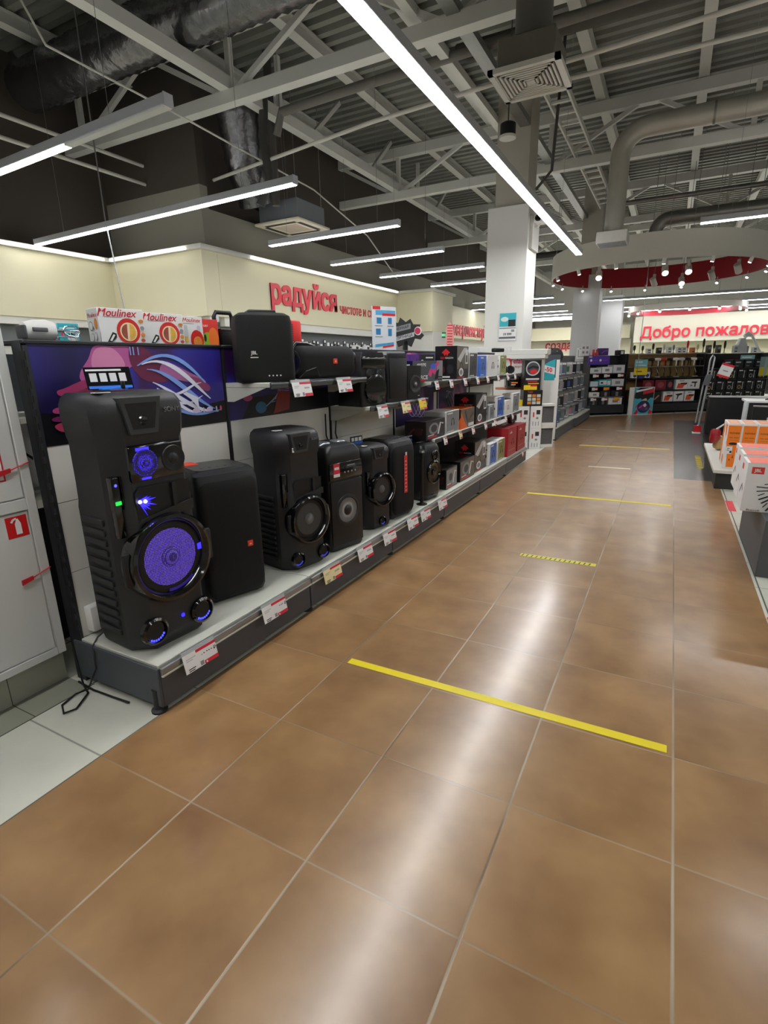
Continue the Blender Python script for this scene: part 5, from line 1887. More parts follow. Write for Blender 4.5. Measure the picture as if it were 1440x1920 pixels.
m.box((-.02, 0, 0), (.02, .03, .1), BLACK)
m.build('support', t)

# ------------------------------------------------------------------ fire cabinet and floor tape at the left edge
t = thing('fire_cabinet', 'white metal fire cabinet with a red extinguisher sign at the left edge', 'cabinet', (-1.0, 0.0, 0))
CABW = mt('d3d5d3', 0.4, var=0.02, scale=4)
m = M()
m.box((-.22, -.75, .155), (-.004, .69, 1.50), CABW, .003, 1)
m.build('body', t)
m = M()
for (y0, z0, y1, z1) in ((-.75, .155, -.70, 1.5), (.655, .155, .69, 1.5), (-.70, .155, .655, .188), (-.70, .80, .655, .845), (-.7, 1.46, .655, 1.5)):
    m.box((-.006, y0, z0), (.008, y1, z1), CABW, .002, 1)
m.build('frame', t)
d1 = M().box((-.004, -.694, .193), (.004, .649, .795), CABW, .001, 1).build('lower_door', t)
d2 = M().box((-.004, -.694, .85), (.004, .649, 1.455), CABW, .001, 1).build('upper_door', t)
m = M()
m.add([(.0045, .565 + u, .70 + v) for u, v in rec(0, 0, .078, .085)], [(0, 1, 2, 3)], mt('d0171c', .45))
m.add([(.0048, .565 + u, .70 + v) for u, v in [(.032, .012), (.054, .012), (.054, .055), (.049, .066), (.046, .074), (.04, .074), (.037, .066), (.032, .055)]], [list(range(8))], PAPER)
m.add([(.0049, .565 + u, .70 + v) for u, v in ribbon([(.02, .062), (.028, .072), (.04, .076)], .008)], [list(range(6))], PAPER)
m.build('extinguisher_sign', d1)
m = M()
m.add([(.0046, .51 + u, .925 + v) for u, v in rec(0, 0, .09, .13)], [(0, 1, 2, 3)], mt('c21c3a', .45))
m.add([(.0050, .51 + u, .925 + v) for u, v in rec(.006, .006, .084, .124)], [(0, 1, 2, 3)], PAPER)
m.build('red_framed_label', d2)
SEAL = mt('c2202a', .4)
for dd, z in ((d1, .52), (d2, .96)):
    m = M()
    m.hexa([(.007, .575, z - .015), (.007, .62, z - .004), (.012, .62, z - .004), (.012, .575, z - .015), (.007, .575, z + .006), (.007, .62, z + .012), (.012, .62, z + .012), (.012, .575, z + .006)], SEAL)
    m.tube([(.01, .62, z + .004), (.011, .65, z + .014), (.012, .692, z + .026)], .0022, SEAL, 6)
    m.build('red_seal', dd)
# tiled plinth under the cabinet and a darker band along the floor
m = M()
PLT = mt('a9aa9c', .5, var=.06, scale=6)
m.box((-1.4, -4.9, 0), (-1.05, .70, .15), PLT)
for y in (-1.33, -.88, -.43, .02, .47):
    m.box((-1.0502, y - .0015, 0), (-1.0495, y + .0015, .15), mt('55554c', .8))
struct('trim_5', m)
m = M()
m.box((-1.05, -4.9, 0), (-.89, .70, .0012), mt('8d8e80', .5, var=.06, scale=5))
m.box((-.892, -4.9, 0), (-.888, .72, .0016), mt('4a4a42', .8))
m.box((-1.05, .468, 0.0012), (-.89, .472, .0016), mt('4a4a42', .8))
struct('trim_6', m)
# goods on the reverse side seen in the gap
for i, (z, c, lb) in enumerate(((1.24, WHITE, 'small white packet seen in the gap between cabinet and shelving, lower'), (1.33, SILV, 'small silver packet seen in the gap between cabinet and shelving, topmost'))):
    carton('packet', lb, 'packet', (-1.2, .76, 1.151 if i == 0 else 1.232), facing(30), .06, .03, .08, c, [('F', rec(.1, .5, .9, .6), RLOGO), ('F', rec(.2, .2, .8, .3), GREYP)])
carton('appliance_box', 'white upright box with a small picture in the gap beside the shelving post', 'box', (-1.2, .79, .821), facing(20), .1, .1, .3, PAPER, [('F', ribbon([(.2, .3), (.4, .6), (.7, .5)], .05), INK), ('F', rec(.1, .05, .9, .1), GREYP), ('L', rec(.2, .4, .5, .6), GREYP)])
m = M()
m.box((-1.40, .70, .79), (-1.01, 1.0, .82), TRAY)
m.box((-1.40, .70, 1.13), (-1.01, 1.0, 1.15), TRAY)
m.box((-1.42, .70, .0), (-1.40, 6.8, 1.4), ANTHD)
m.build('back_shelf', None, (0, 0, 0), 0, 'shelf of the reverse side seen in the gap beside the fire cabinet', 'shelf')

# socket and cables
t = thing('power_socket', 'white double wall socket with a black plug behind the lit tower speaker', 'socket', (-0.927, 0.80, 0.235), facing(0))
m = M()
m.box((-.045, -.05, 0), (.045, 0, .115), WHITE, .008, 2)
m.build('housing', t)
for z in (.035, .08):
    m = M()
    m.lathe([(.02, 0), (.021, .004), (.017, .005), (.015, -.004 + .005), (0, .001)], OFFW, (.005, -.05, z), '-y', 20)
    m.build('socket_outlet', t)
m = M()
m.lathe([(.017, 0), (.017, .02), (.011, .035), (0, .036)], BLACK, (.005, -.05, .08), '-y', 16)
m.build('plug', t)
pipe('black power cable looping on the white floor by the shelving corner', [(-.86, .81, .30), (-.84, .80, .25), (-.85, .75, .225), (-.84, .715, .2), (-.80, .69, .12), (-.83, .66, .03), (-.88, .63, .008), (-.86, .56, .006), (-.80, .53, .006), (-.78, .57, .008), (-.84, .66, .007), (-.90, .68, .02), (-.93, .69, .10), (-.94, .69, .2)], .004, BLACK, 'power_cable', 'cable')
pipe('black power cable running along the foot of the shelving end panel', [(-.95, .69, .012), (-.84, .685, .006), (-.72, .69, .006), (-.62, .693, .01)], .0045, BLACK, 'power_cable', 'cable')


def tape(label, x0, x1, y, w, mat, y2=None, stripes=None, group='tape lines across the aisle floor'):
    m = M()
    y2 = y if y2 is None else y2
    m.hexa([(x0, y - w / 2, 0.0002), (x1, y2 - w / 2, 0.0002), (x1, y2 + w / 2, 0.0002), (x0, y + w / 2, 0.0002), (x0, y - w / 2, 0.0012), (x1, y2 - w / 2, 0.0012), (x1, y2 + w / 2, 0.0012), (x0, y + w / 2, 0.0012)], mat)
    if stripes:
        n = int((x1 - x0) / .032)
        for i in range(n):
            a = x0 + .01 + i * .032
            m.add([(a, y - w * .38, .0015), (a + .008, y - w * .38, .0015), (a + .016, y + w * .38, .0015), (a + .008, y + w * .38, .0015)], [(0, 1, 2, 3)], stripes)
    return m.build('floor_tape', None, (0, 0, 0), 0, label, 'tape', group)


YT = mt('ecd713', .45, var=.04)
tape('wide yellow tape line nearest the camera across the aisle', 0.02, 1.33, 1.378, 0.042, YT, 1.385)
tape('yellow tape line across the middle of the aisle', 0.0, 1.33, 4.96, 0.05, YT, 4.99)
tape('yellow tape line in the distance before the black floor tiles', 0.0, 1.29, 8.52, 0.055, YT, 8.55)
tape('short yellow and black printed distance tape between first and second yellow lines', 0.385, 0.89, 3.11, 0.052, mt('d8cf2a', .45), 3.115, INK)
tape('short pale printed tape between the second and third yellow lines', 0.375, 0.87, 6.70, 0.06, mt('d9d4b8', .45), 6.72)
tape('faint pale tape line farthest down the aisle', 0.375, 1.30, 10.62, 0.05, mt('d2cdbd', .45), 10.66)
tape('faint pale tape strip at the far left of the aisle', -0.42, 0.0, 10.62, 0.04, mt('b9b2a2', .45), 10.62)
m = M()
m.hexa([(1.61, 7.1, .0002), (1.675, 7.1, .0002), (1.675, 8.05, .0002), (1.61, 8.05, .0002), (1.61, 7.1, .0014), (1.675, 7.1, .0014), (1.675, 8.05, .0014), (1.61, 8.05, .0014)], YT)
for i in range(8):
    y = 7.14 + i * .115
    m.add([(1.61, y, .0018), (1.61, y + .05, .0018), (1.675, y + .09, .0018), (1.675, y + .04, .0018)], [(0, 3, 2, 1)], INK)
m.build('floor_tape', None, (0, 0, 0), 0, 'yellow and black hazard tape on the black floor at the right', 'tape')
for y0, y1, lb in ((5.0, 5.4, 'red tape mark on the white floor before the orange boxes'), (2.35, 2.72, 'red tape mark on the white floor at the right edge')):
    m = M()
    m.box((1.785, y0, .0002), (1.845, y1, .0014), mt('df3f4c', .5), .0003, 1)
    m.build('floor_tape', None, (0, 0, 0), 0, lb, 'tape')

# ================================================================== beyond the gondola: white appliance stand and second gondola
t = thing('display_stand', 'white branded appliance stand with a header board beyond the last shelving bay', 'display stand', (-0.86, 8.02, 0))
STW = mt('dcdcd8', .45, var=.02)
m = M()
m.box((-.33, .0, 1.42), (.36, .26, 1.50), STW, .006, 1)
m.box((-.30, -.004, 1.36), (.33, .22, 1.42), STW, .004, 1)
m.build('header_board', t)
m = M()
m.box((-.29, .06, .0), (.31, .10, 1.36), STW)
m.text('Tefal', .1, (-.13, .057, 1.325), X_, Z_, mt('d83a78', .4), .004, .02)
m.text('не переменн', .05, (-.06, .058, 1.245), X_, Z_, mt('b8606a', .4), .001, .01)
m.build('back_board', t)
m = M()
m.box((-.42, -.02, .90), (.06, .06, .93), mt('b4623e', .4), .004, 1)
m.loft([[(-.42, -.04, .78), (.0, -.04, .80), (.0, .06, .80), (-.42, .06, .78)], [(-.45, -.06, .89), (.06, -.06, .90), (.06, .06, .90), (-.45, .06, .89)]], WHITE, smooth=False)
m.build('shelf', t)
m = M()
m.hexa([(-.3, .0, 0), (.2, .0, 0), (.2, .06, 0), (-.3, .06, 0), (-.3, .0, .78), (.06, .0, .78), (.06, .06, .78), (-.3, .06, .78)], WHITE)
m.build('plinth', t)
# things on the stand
t = thing('multicooker', 'black multicooker with orange lettering on the white appliance stand', 'multicooker', (-1.0, 7.99, .931), facing(60))
m = M()
m.loft([rrect(-.12 * k, .12 * k, -.10 * k, .10 * k, .05, z) for z, k in ((0, .9), (.02, 1), (.12, 1.02), (.16, .96), (.185, .75))], GLOSS)
m.build('body', t)
m = M()
m.box((-.05, -.105, .065), (.05, -.1, .085), mt('ff7a2a', .4))
m.box((-.05, -.105, .04), (.02, -.1, .05), PAPER)
m.build('lettering', t)
m = M()
m.tube([(-.06, 0, .18), (-.04, 0, .21), (.04, 0, .21), (.06, 0, .18)], .009, CHROME, 8)
m.build('lid_handle', t)
m = M()
m.prism([(-.07, 0), (.09, 0), (.09, .2), (.02, .24), (-.05, .22)], (0, 0, 0), X_, Z_, .02, mt('1a1012', .3))
m.add([(u, -.0006, v) for u, v in ell(.02, .07, .06, .05, 16)], [list(range(16))], mt('c8341c', .4, var=.4, scale=40))
m.build('recipe_board', None, (-.84, 8.05, .931), facing(60), 'dark board with a glowing red food picture beside the multicooker', 'sign')
carton('appliance_box', 'black box with a big round pan picture, top of the pile on the white stand', 'box', (-.70, 7.90, .90), facing(62), .25, .18, .44, mt('131315', .35),
       [('F', ell(.5, .72, .42, .24, 26), SILV), ('F', ell(.5, .72, .36, .2, 26), mt('4a4c50', .3)), ('F', ribbon([(.2, .72), (.5, .78), (.85, .74)], .07), INK), ('F', ell(.55, .62, .22, .07, 14), RLOGO), ('F', rec(.1, .34, .9, .4), SILV), ('F', rec(.2, .28, .8, .31), RLOGO), ('F', rec(.25, .2, .9, .24), mt('e8a030', .4)), ('F', rec(0, .01, .8, .17), YELLOW), ('F', rec(.4, .12, .8, .17), RLOGO)])
carton('appliance_box', 'black box with nine small food photos, under the round pan box', 'box', (-.68, 7.90, .661), facing(62), .29, .2, .239, mt('151314', .35),
       [('F', 'Tefal', mt('c8283a', .4), .35, .88, .04, .02)] + [('F', rec(.22 + .24 * i, .12 + .22 * j, .42 + .24 * i, .30 + .22 * j), (FOOD, SILV, mt('d8d2b8', .5))[(i + j) % 3]) for i in range(3) for j in range(3)])
for i, (x, y, z, lb) in enumerate(((-.79, 7.84, 0, 'lower left'), (-.62, 7.93, 0, 'lower right'), (-.79, 7.84, .331, 'upper left'), (-.62, 7.93, .331, 'upper right'))):
    carton('appliance_box', 'white box with small appliance pictures, %s of four under the food photo box' % lb, 'box', (x, y, z), facing(62), .17, .2, .33, PAPER,
           [('F', rec(.5, .62, .85, .82), DGR), ('F', rec(.2, .5, .32, .72), RLOGO), ('F', rec(.2, .1, .26, .3), GREYP), ('F', rec(.45, .1, .51, .28), GREYP), ('F', rec(.7, .1, .76, .3), GREYP), ('F', ell(.6, .45, .12, .05, 12), GREYP), ('L', rec(.3, .3, .7, .7), GREYP)], 'white appliance boxes stacked under the stand')
carton('price_tag', 'bright yellow price card lying on the white appliance boxes', 'price tag', (-.80, 7.80, .663), facing(62), .09, .05, .09, YELLOW)
for i, (z, lb) in enumerate(((.0, 'lower'), (.34, 'upper'))):
    t = thing('mesh_heater', 'white framed grey mesh panel standing at the corner of the stand, %s of two' % lb, 'heater', (-.47, 8.12, z), facing(55), 'mesh panels beside the appliance stand')
    m = M()
    for (x0, z0, x1, z1) in ((-.11, .0, .11, .05), (-.11, .30, .11, .34), (-.11, .05, -.095, .3), (.095, .05, .11, .3)):
        m.box((x0, -.05, z0), (x1, .05, z1), WHITE, .004, 1)
    m.build('frame', t)
    m = M()
    m.box((-.095, -.035, .05), (.095, .03, .30), mesh_grille('8a8c8e', 120, dark='4a4c4e'))
    m.build('mesh_panel', t)
    m = M()
    m.box((-.095, -.052, .288), (.095, -.03, .30), INK)
    m.build('dark_lip', t)
carton('hand_blender', 'black appliance lying on top of the far headphone boxes', 'appliance', (-.78, 6.35, 1.442), facing(30), .16, .08, .05, BLACK, [('T', rec(.6, .2, .9, .8), GREYP)], None, .01)
t = thing('wire_basket', 'small bare wire stand on the far top of the left shelving', 'stand', (-.74, 6.62, 1.442), 0)
m = M()
for x in (-.05, 0, .05):
    m.tube([(x, -.03, 0.003), (x, -.03, .06), (x, .03, .06), (x, .03, 0.003)], .003, SILV, 6)
m.build('loop', t)
m = M()
m.tube([(-.06, 0, .061), (.06, 0, .061)], .003, SILV, 6)
m.build('cross_wire', t)
carton('appliance_box', 'white box edge with a black top lying on the far end of the left shelving', 'box', (-1.1, 6.3, 1.442), 0, .3, .3, .06, PAPER, [('T', rec(.1, .1, .9, .9), DGR)])
t = thing('promo_stand', 'leaf shaped red striped promo sign beside the column', 'sign', (-1.12, 5.55, 1.442), facing(40))
m = M()
m.prism([(0, 0), (.05, .08), (.055, .18), (.04, .28), (0, .34), (-.04, .28), (-.055, .18), (-.05, .08)], (0, 0, 0), X_, Z_, .004, mt('e6a8a4', .4))
for i in range(9):
    m.add([(u, -.0008, .05 + i * .03 + v) for u, v in rec(-.035, 0, .035, .012)], [(0, 1, 2, 3)], RLOGO)
m.build('sheet', t)
m = M()
m.box((-.04, -.03, 0), (.04, .03, .005), SILV)
m.build('base', t)

# end panel and second gondola
t = thing('end_panel', 'tall white end panel with a teal discount sign at the second shelving run', 'panel', (-.59, 8.9, 0))
m = M()
m.box((-.14, -.03, .02), (.13, 0, 1.05), WHITE, .003, 1)
m.box((-.14, -.028, 1.05), (.13, 0, 1.42), ANTH)
m.box((.075, -.032, 1.05), (.13, -.026, 1.34), WHITE)
m.build('panel', t)
m = M()
m.box((-.14, -.028, 0), (.15, 0, .02), BLACK)
m.build('foot_strip', t)
m = M()
m.prism([(-.14, .0), (.06, .0), (.06, .34), (-.02, .31), (-.14, .24)], (0, -.034, 1.01), X_, Z_, .004, TEAL)
m.prism([(-.14, .14), (.06, .09), (.06, .2), (-.13, .25)], (0, -.036, 1.01), X_, Z_, .001, PAPER)
m.text('-50', .095, (-.045, -.0385, 1.18), Vector((1, 0, -.2)).normalized(), Z_, RLOGO, 0, .025)
m.build('discount_sign', t)
# hero black dummy and packs
BLI = [mt('a3a9b0', .15, var=.3, scale=30), mt('868d95', .2, var=.35, scale=40), mt('b5b2b4', .2, var=.3, scale=35), mt('6c747e', .2, var=.3, scale=30)]
PINK = mt('c98a98', .3, var=.3, scale=30)
GRN = mt('3f7a4a', .35, var=.2)
LBLU = mt('4f66b8', .35, var=.1)
pk_n = 0
for b in range(2):
    y0 = 8.92 + b * 2.03
    t = thing('shelving_bay', ('nearer', 'farther')[b] + ' bay of the second shelving run, hung with clear accessory packs', 'shelving', (0, 0, 0), 0, 'bays of the second shelving run')
    xf = -.45 + b * .03
    m = M()
    m.box((-.85, y0, .02), (xf, y0 + 2.0, .19), ANTH, .004, 1)
    m.build('base_plinth', t)
    m = M()
    m.box((-.85, y0, .19), (xf - .005, y0 + 2.0, .21), TRAY)
    m.build('base_shelf', t)
    m = M()
    m.box((-.90, y0, .0), (-.85, y0 + 2.0, 1.42), mt('1d1e21', .5))
    m.build('back_panel', t)
    for q, z in enumerate((.45, .74, 1.03)):
        m = M()
        m.hexa([(-.85, y0 + .01, z), (xf - .16 + .03 * (2 - q), y0 + .01, z - .03), (xf - .16 + .03 * (2 - q), y0 + 1.99, z - .03), (-.85, y0 + 1.99, z), (-.85, y0 + .01, z + .012), (xf - .16 + .03 * (2 - q), y0 + .01, z - .012), (xf - .16 + .03 * (2 - q), y0 + 1.99, z - .012), (-.85, y0 + 1.99, z + .012)], STEEL)
        m.build('tilted_shelf', t)
    for q, z in enumerate((.212, .465, .755, 1.045)):
        for c in range(4):
            pk_n += 1
            col = (BLI + [DGR, BLACK, mt('7d848c', .3, var=.3, scale=30)])[(c * 3 + q * 5 + b) % 7]
            x = xf - .20 - .035 * q
            o = carton('accessory_pack', 'clear accessory pack, %s on the %s row of the %s accessory bay' % (('first', 'second', 'third', 'fourth', 'fifth')[c], ('lowest', 'second lowest', 'second highest', 'highest')[q], ('nearer', 'farther')[b]), 'pack', (x - .02, y0 + .25 + c * .5, z + .002), facing(38), .30, .06, .245, col,
                       [('L', rec(.1, .1, .9, .9), GREYP), ('F', rec(.06, .8, .94, .95), PAPER), ('F', rec(.3, .2, .7, .65), (DGR, PINK, GREYP, LBLU, GRN, GREYP)[(c * 2 + q + b) % 6]), ('F', rec(.1, .06, .9, .12), PAPER), ('L', rec(.3, .2, .8, .7), GREYP)], 'accessory packs on the second shelving run')
t = thing('display_dummy', 'black upright demonstration stand with a round plate on the second shelving run', 'display', (-.58, 9.12, 1.27), facing(55))
m = M()
m.box((-.1, -.01, .0), (.04, .03, .26), BLACK, .01, 2)
m.lathe([(.12, 0), (.12, .02), (.1, .03), (.03, .03), (.025, .04), (0, .04)], BLACKP, (.0, -.01, .13), '-y', 28)
m.box((-.006, -.043, .2), (.006, -.04, .212), PAPER)
m.build('plate', t)
m = M()
m.box((-.03, 0, -.01), (.03, .02, .0), STEEL)
m.build('bracket', t)
carton('blue_box', 'dark blue product box low on the second shelving run with an orange figure', 'box', (-.56, 8.98, .212), facing(60), .2, .04, .3, mt('1c2b5e', .35), [('F', ell(.55, .35, .3, .2, 16), INK), ('F', ell(.65, .55, .15, .1, 12), mt('d8642a', .4)), ('F', rec(.85, .1, 1, 1), LBLU)])

# ================================================================== diagonal back units
BO, BA = Vector((-.46, 13.5, 0)), radians(37)
BE = Vector((cos(BA), sin(BA), 0))
BN = Vector((sin(BA), -cos(BA), 0))


def bk(s, z=0.0, out=0.0):
    return tuple(BO + BE * s + BN * out + Z_ * z)


SH = 'display shelving of the back wall units'
DKSH = mt('1c1d20', .5, var=.1)


def back_unit(label, s0, s1, shelves, back, top=1.42):
    t = thing('display_unit', label, 'shelving', bk(s0), BA, SH)
    w = s1 - s0
    m = M()
    m.box((0.01, .0, .05), (w - .01, .45, .24), ANTHD, .004, 1)
    m.build('plinth', t)
    m = M()
    m.box((0, .42, 0.0), (w, .46, top), back)
    m.build('back_panel', t)
    for x in (0, w - .02):
        m = M()
        m.box((x, .12, 0.0), (x + .02, .42, top), DKSH)
        m.build('side_panel', t)
    for z, dp, mat in shelves:
        m = M()
        m.box((.02, .45 - dp, z - .02), (w - .02, .43, z), mat, .003, 1)
        m.build('shelf', t)
    return t


GLASS = mt('b9c4c4', .08, var=.02, alpha=.35)
WOOD = mt('9c7a48', .5, var=.25, scale=14)
back_unit('dark shelf unit of white flat boxes, left of the cartoon poster', -.06, .88, ((.245, .44, DKSH), (.44, .40, STEEL), (.69, .40, ANTHD), (1.0, .40, ANTHD)), DKSH)
back_unit('hair dryer shelf unit with wooden back, behind the stick vacuum', .92, 3.04, ((.275, .44, DKSH), (.57, .42, DKSH), (.87, .42, DKSH), (1.14, .34, GLASS), (1.44, .40, GLASS)), WOOD, 1.45)
back_unit('dark shelf unit of black boxes at the right, behind the stick vacuum', 3.08, 4.9, ((.27, .44, DKSH), (.5, .42, DKSH), (.78, .42, DKSH), (1.06, .40, DKSH)), mt('241f1e', .5), 1.42)
m = M()
m.box((0, -.012, 0), (.56, 0, .2), mt('5a36a8', .4), .002, 1)
prints(m, .56, .024, .2, [])
for p, c in ((ell(.08, .1, .03, .03, 14), PAPER), (ell(.32, .1, .03, .03, 14), PAPER), (rec(.14, .09, .24, .1), mt('8a6ac8', .4)), (rec(.38, .09, .5, .1), mt('8a6ac8', .4)), (rec(.02, .17, .1, .19), PAPER)):
    m.add([(u, -.0128, v) for u, v in p], [list(range(len(p)))], c)
m.build('header_sign', None, bk(-.2, 1.21, .0), BA, 'purple header sign with two round icons over the flat white boxes', 'sign')


def flat(label, s, z, w, d, h, c, items=(), grp='flat boxes on the back shelf unit', out=-.2):
    return carton('flat_box', label, 'box', bk(s, z, out), BA, w, d, h, c, list(items), grp)


icon = [('F', rec(.3, .3, .7, .7), GREYP), ('T', rec(.3, .3, .7, .7), GREYP)]
for i, (s, z, w, h, c, lb) in enumerate((
        (.08, 1.003, .26, .13, mt('dfe9e6', .4), 'pale green white flat box, left on the top shelf beneath the purple sign'),
        (.37, 1.003, .27, .15, PAPER, 'white flat box in the middle of the top shelf beneath the purple sign'),
        (.68, 1.003, .30, .19, mt('dcdee2', .4), 'grey white flat box, right on the top shelf beneath the purple sign'),
        (.07, .693, .18, .12, mt('cfe4ea', .4), 'small pale blue box, left on the second shelf of the flat boxes'),
        (.34, .693, .32, .16, TEAL, 'teal and white flat box on the second shelf of the flat boxes'),
        (.68, .693, .32, .17, mt('d4d6da', .4), 'grey white flat box, right on the second shelf of the flat boxes'),
        (.10, .443, .24, .11, PAPER, 'white flat box, left on the third shelf of the flat boxes'),
        (.38, .443, .26, .14, INK, 'black flat box in the middle of the third shelf of the flat boxes'),
        (.68, .443, .28, .14, INK, 'black flat box, right on the third shelf of the flat boxes'),
        (.08, .248, .22, .15, DGR, 'dark box, left on the bottom shelf of the flat boxes'),
        (.33, .248, .24, .16, mt('202225', .4), 'black box with fine white lines on the bottom shelf of the flat boxes'),
        (.66, .248, .36, .16, PAPER, 'wide white box, right on the bottom shelf of the flat boxes'))):
    it = icon if c in (PAPER,) or i in (0, 2, 5) else [('F', rec(.4, .1 + .15 * k, .65, .14 + .15 * k), PAPER) for k in range(5)]
    if i == 4:
        it = [('F', rec(.05, .25, .65, .85), PAPER), ('F', rec(.15, .4, .35, .65), INK), ('F', rec(.7, .2, .95, .8), PAPER)]
    flat(lb, s, z, w, .26, h, c, it)
for i, (s, z, c) in enumerate(((.05, .985, None), (.34, .985, None), (.70, .985, None), (.05, .675, None), (.36, .675, mt('f0a41c', .4)), (.70, .675, None), (.04, .425, None), (.33, .425, None), (.66, .425, mt('f0a41c', .4)))):
    lb = '%s price tag, %s on the %s shelf edge of the flat box unit' % ('orange' if c else 'white', ('left', 'middle', 'right')[i % 3], ('top', 'second', 'third')[i // 3])
    carton('price_tag', lb, 'price tag', bk(s, z - .075, .008 - .05 + .03), BA, .15, .006, .07, c or PAPER, [('F', rec(.5, .75, 1, 1), RLOGO), ('F', rec(.5, 0, 1, .2), RLOGO)] if not c else [('F', rec(.6, 0, 1, .25), RLOGO)], 'price tags of the flat box unit')
# goods standing on the top of the flat box unit
carton('info_card', 'white sign with four pictures standing on top of the flat box unit', 'sign', bk(-.12, 1.422, -.3), BA, .22, .01, .27, PAPER, [('F', rec(.15, .6, .4, .8), GREYP), ('F', rec(.6, .6, .85, .8), GREYP), ('F', rec(.15, .2, .4, .4), GREYP), ('F', rec(.6, .2, .85, .4), GREYP)])
carton('info_card', 'white sign with a faint drawing at the column foot, far left of the back unit', 'sign', (-.86, 13.9, 1.35), 0, .22, .01, .27, PAPER, [('F', ribbon([(.2, .8), (.2, .2), (.8, .2)], .08), GREYP), ('F', ribbon([(.3, .9), (.9, .9)], .08), GREYP)])
carton('appliance_box', 'purple box on top of the flat box unit', 'box', bk(.34, 1.422, -.3), BA, .22, .15, .17, mt('4a2a78', .4), [('F', ribbon([(.2, .3), (.5, .6), (.9, .7)], .08), mt('9a6ac8', .4))])
t = thing('ornament', 'red and white ornament on top of the flat box unit', 'ornament', bk(.12, 1.422, -.25), BA)
for x in (-.05, .04):
    m = M()
    m.lathe([(.0, 0), (.03, .0), (.035, .05), (.02, .1), (.03, .13), (0, .15)], mt('d02a3a', .4), (x, 0, 0), 'z', 14)
    m.build('red_figure', t)
m = M()
m.box((-.09, .02, 0), (.1, .06, .07), WHITE, .01, 2)
m.build('white_base', t)
carton('device', 'black device with a white label at the top corner of the flat box unit', 'device', bk(.80, 1.422, -.3), BA, .18, .16, .12, BLACK, [('F', rec(.4, .2, .8, .8), PAPER)], None, .01)

# cartoon poster panel in front of the gap between the units
t = thing('advertising_poster', 'teal promo panel with a cartoon head and washing machine drum', 'poster', bk(.90, 0, .16), BA)
m = M()
m.box((0, 0, 0), (.64, .05, .66), WHITE, .003, 1)
m.build('panel_body', t)
m = M()
sky = mt('45b4cc', .4)
ly = [0]


def pp(poly, mat):
    ly[0] += 1
    m.add([(.10 + u * .53, -.0005 - .0003 * ly[0], .01 + v * .64) for u, v in poly], [list(range(len(poly)))], mat)


pp(rec(0, 0, 1, 1), sky)
pp([(.0, .62), (.1, .9), (.3, 1), (.8, 1), (1, .8), (.98, .6), (.85, .62), (.7, .5), (.5, .52), (.38, .6), (.2, .58)], mt('15141a', .4))
pp([(.1, .82), (.9, .95), (.9, 1.0), (.1, .9)], PAPER)
pp([(.45, .74), (1.0, .82), (1.0, .97), (.45, .86)], mt('d8283a', .4))
pp(ell(.56, .54, .12, .07, 16), mt('d8c29a', .4))
pp([(.36, .6), (.5, .66), (.72, .66), (.76, .56), (.6, .6), (.42, .54)], mt('15141a', .4))
pp(ell(.52, .22, .40, .24, 24, 0, pi), mt('e03a3a', .4))
pp(ell(.54, .28, .32, .23, 24), mt('26305e', .4))
pp(ell(.54, .26, .2, .14, 20), mt('5a3a78', .4))
pp([(.3, .2), (.5, .3), (.46, .36), (.3, .26)], mt('d84a9a', .4))
pp([(.5, .34), (.6, .42), (.7, .34), (.6, .26)], PAPER)
pp(ell(.7, .2, .07, .05, 12), mt('5a6a6a', .4))
pp([(.05, 0), (.2, .18), (.3, .1), (.22, 0)], mt('d8283a', .4))
pp([(.8, 0), (.85, .18), (.98, .1), (1, 0)], mt('d8283a', .4))
m.build('printed_picture', t)
carton('price_card', 'light teal advertising card hanging on the hair dryer unit', 'sign', bk(1.18, 1.13, .04), BA, .34, .01, .18, mt('7cc3d0', .4), [('F', rec(.1, .2, .9, .28), PAPER), ('F', rec(.1, .6, .6, .75), PAPER)])
carton('price_card', 'bright yellow price card on the hair dryer unit above the cartoon poster', 'sign', bk(1.18, .93, .05), BA, .35, .01, .19, YELLOW, [('F', rec(.15, .45, .6, .6), mt('7a6a10', .4)), ('F', rec(0, 0, 1, .08), INK), ('F', rec(.05, .85, .95, .9), mt('7a6a10', .4))])
for i in range(3):
    carton('bottle_pack', 'blue and white pack at the foot of the yellow card, %s of three' % ('left', 'middle', 'right')[i], 'pack', bk(1.08 + i * .17, .873, -.06), BA, .13, .1, .14, (PAPER, mt('2a48b8', .35), mt('dfe4f2', .4))[i], [('F', ell(.5, .4, .35, .3, 14), mt('2a3aa8', .35)), ('F', rec(.2, .75, .8, .9), PAPER)], 'packs over the cartoon poster')


def dryer(label, s, z, col, grp, tilt=0.0, out=-.16):
    t = thing('hair_dryer', label, 'hair dryer', bk(s, z, out), BA, grp)
    m = M()
    m.tube([(-.09, 0, .16), (-.06, 0, .165), (0, 0, .165), (.05, 0, .16), (.075, 0, .158)], .03, col, 14, radii=[.024, .03, .036, .036, .028])
    m.build('barrel', t)
    m = M()
    m.tube([(.02, 0, .15), (.03, 0, .08), (.025 + tilt, 0, .0)], .016, col, 10, radii=[.019, .016, .014])
    m.build('handle', t)
    m = M()
    m.tube([(-.09, 0, .16), (-.13, 0, .158)], .02, BLACK, 12, radii=[.022, .012])
    m.build('nozzle', t)
    return t


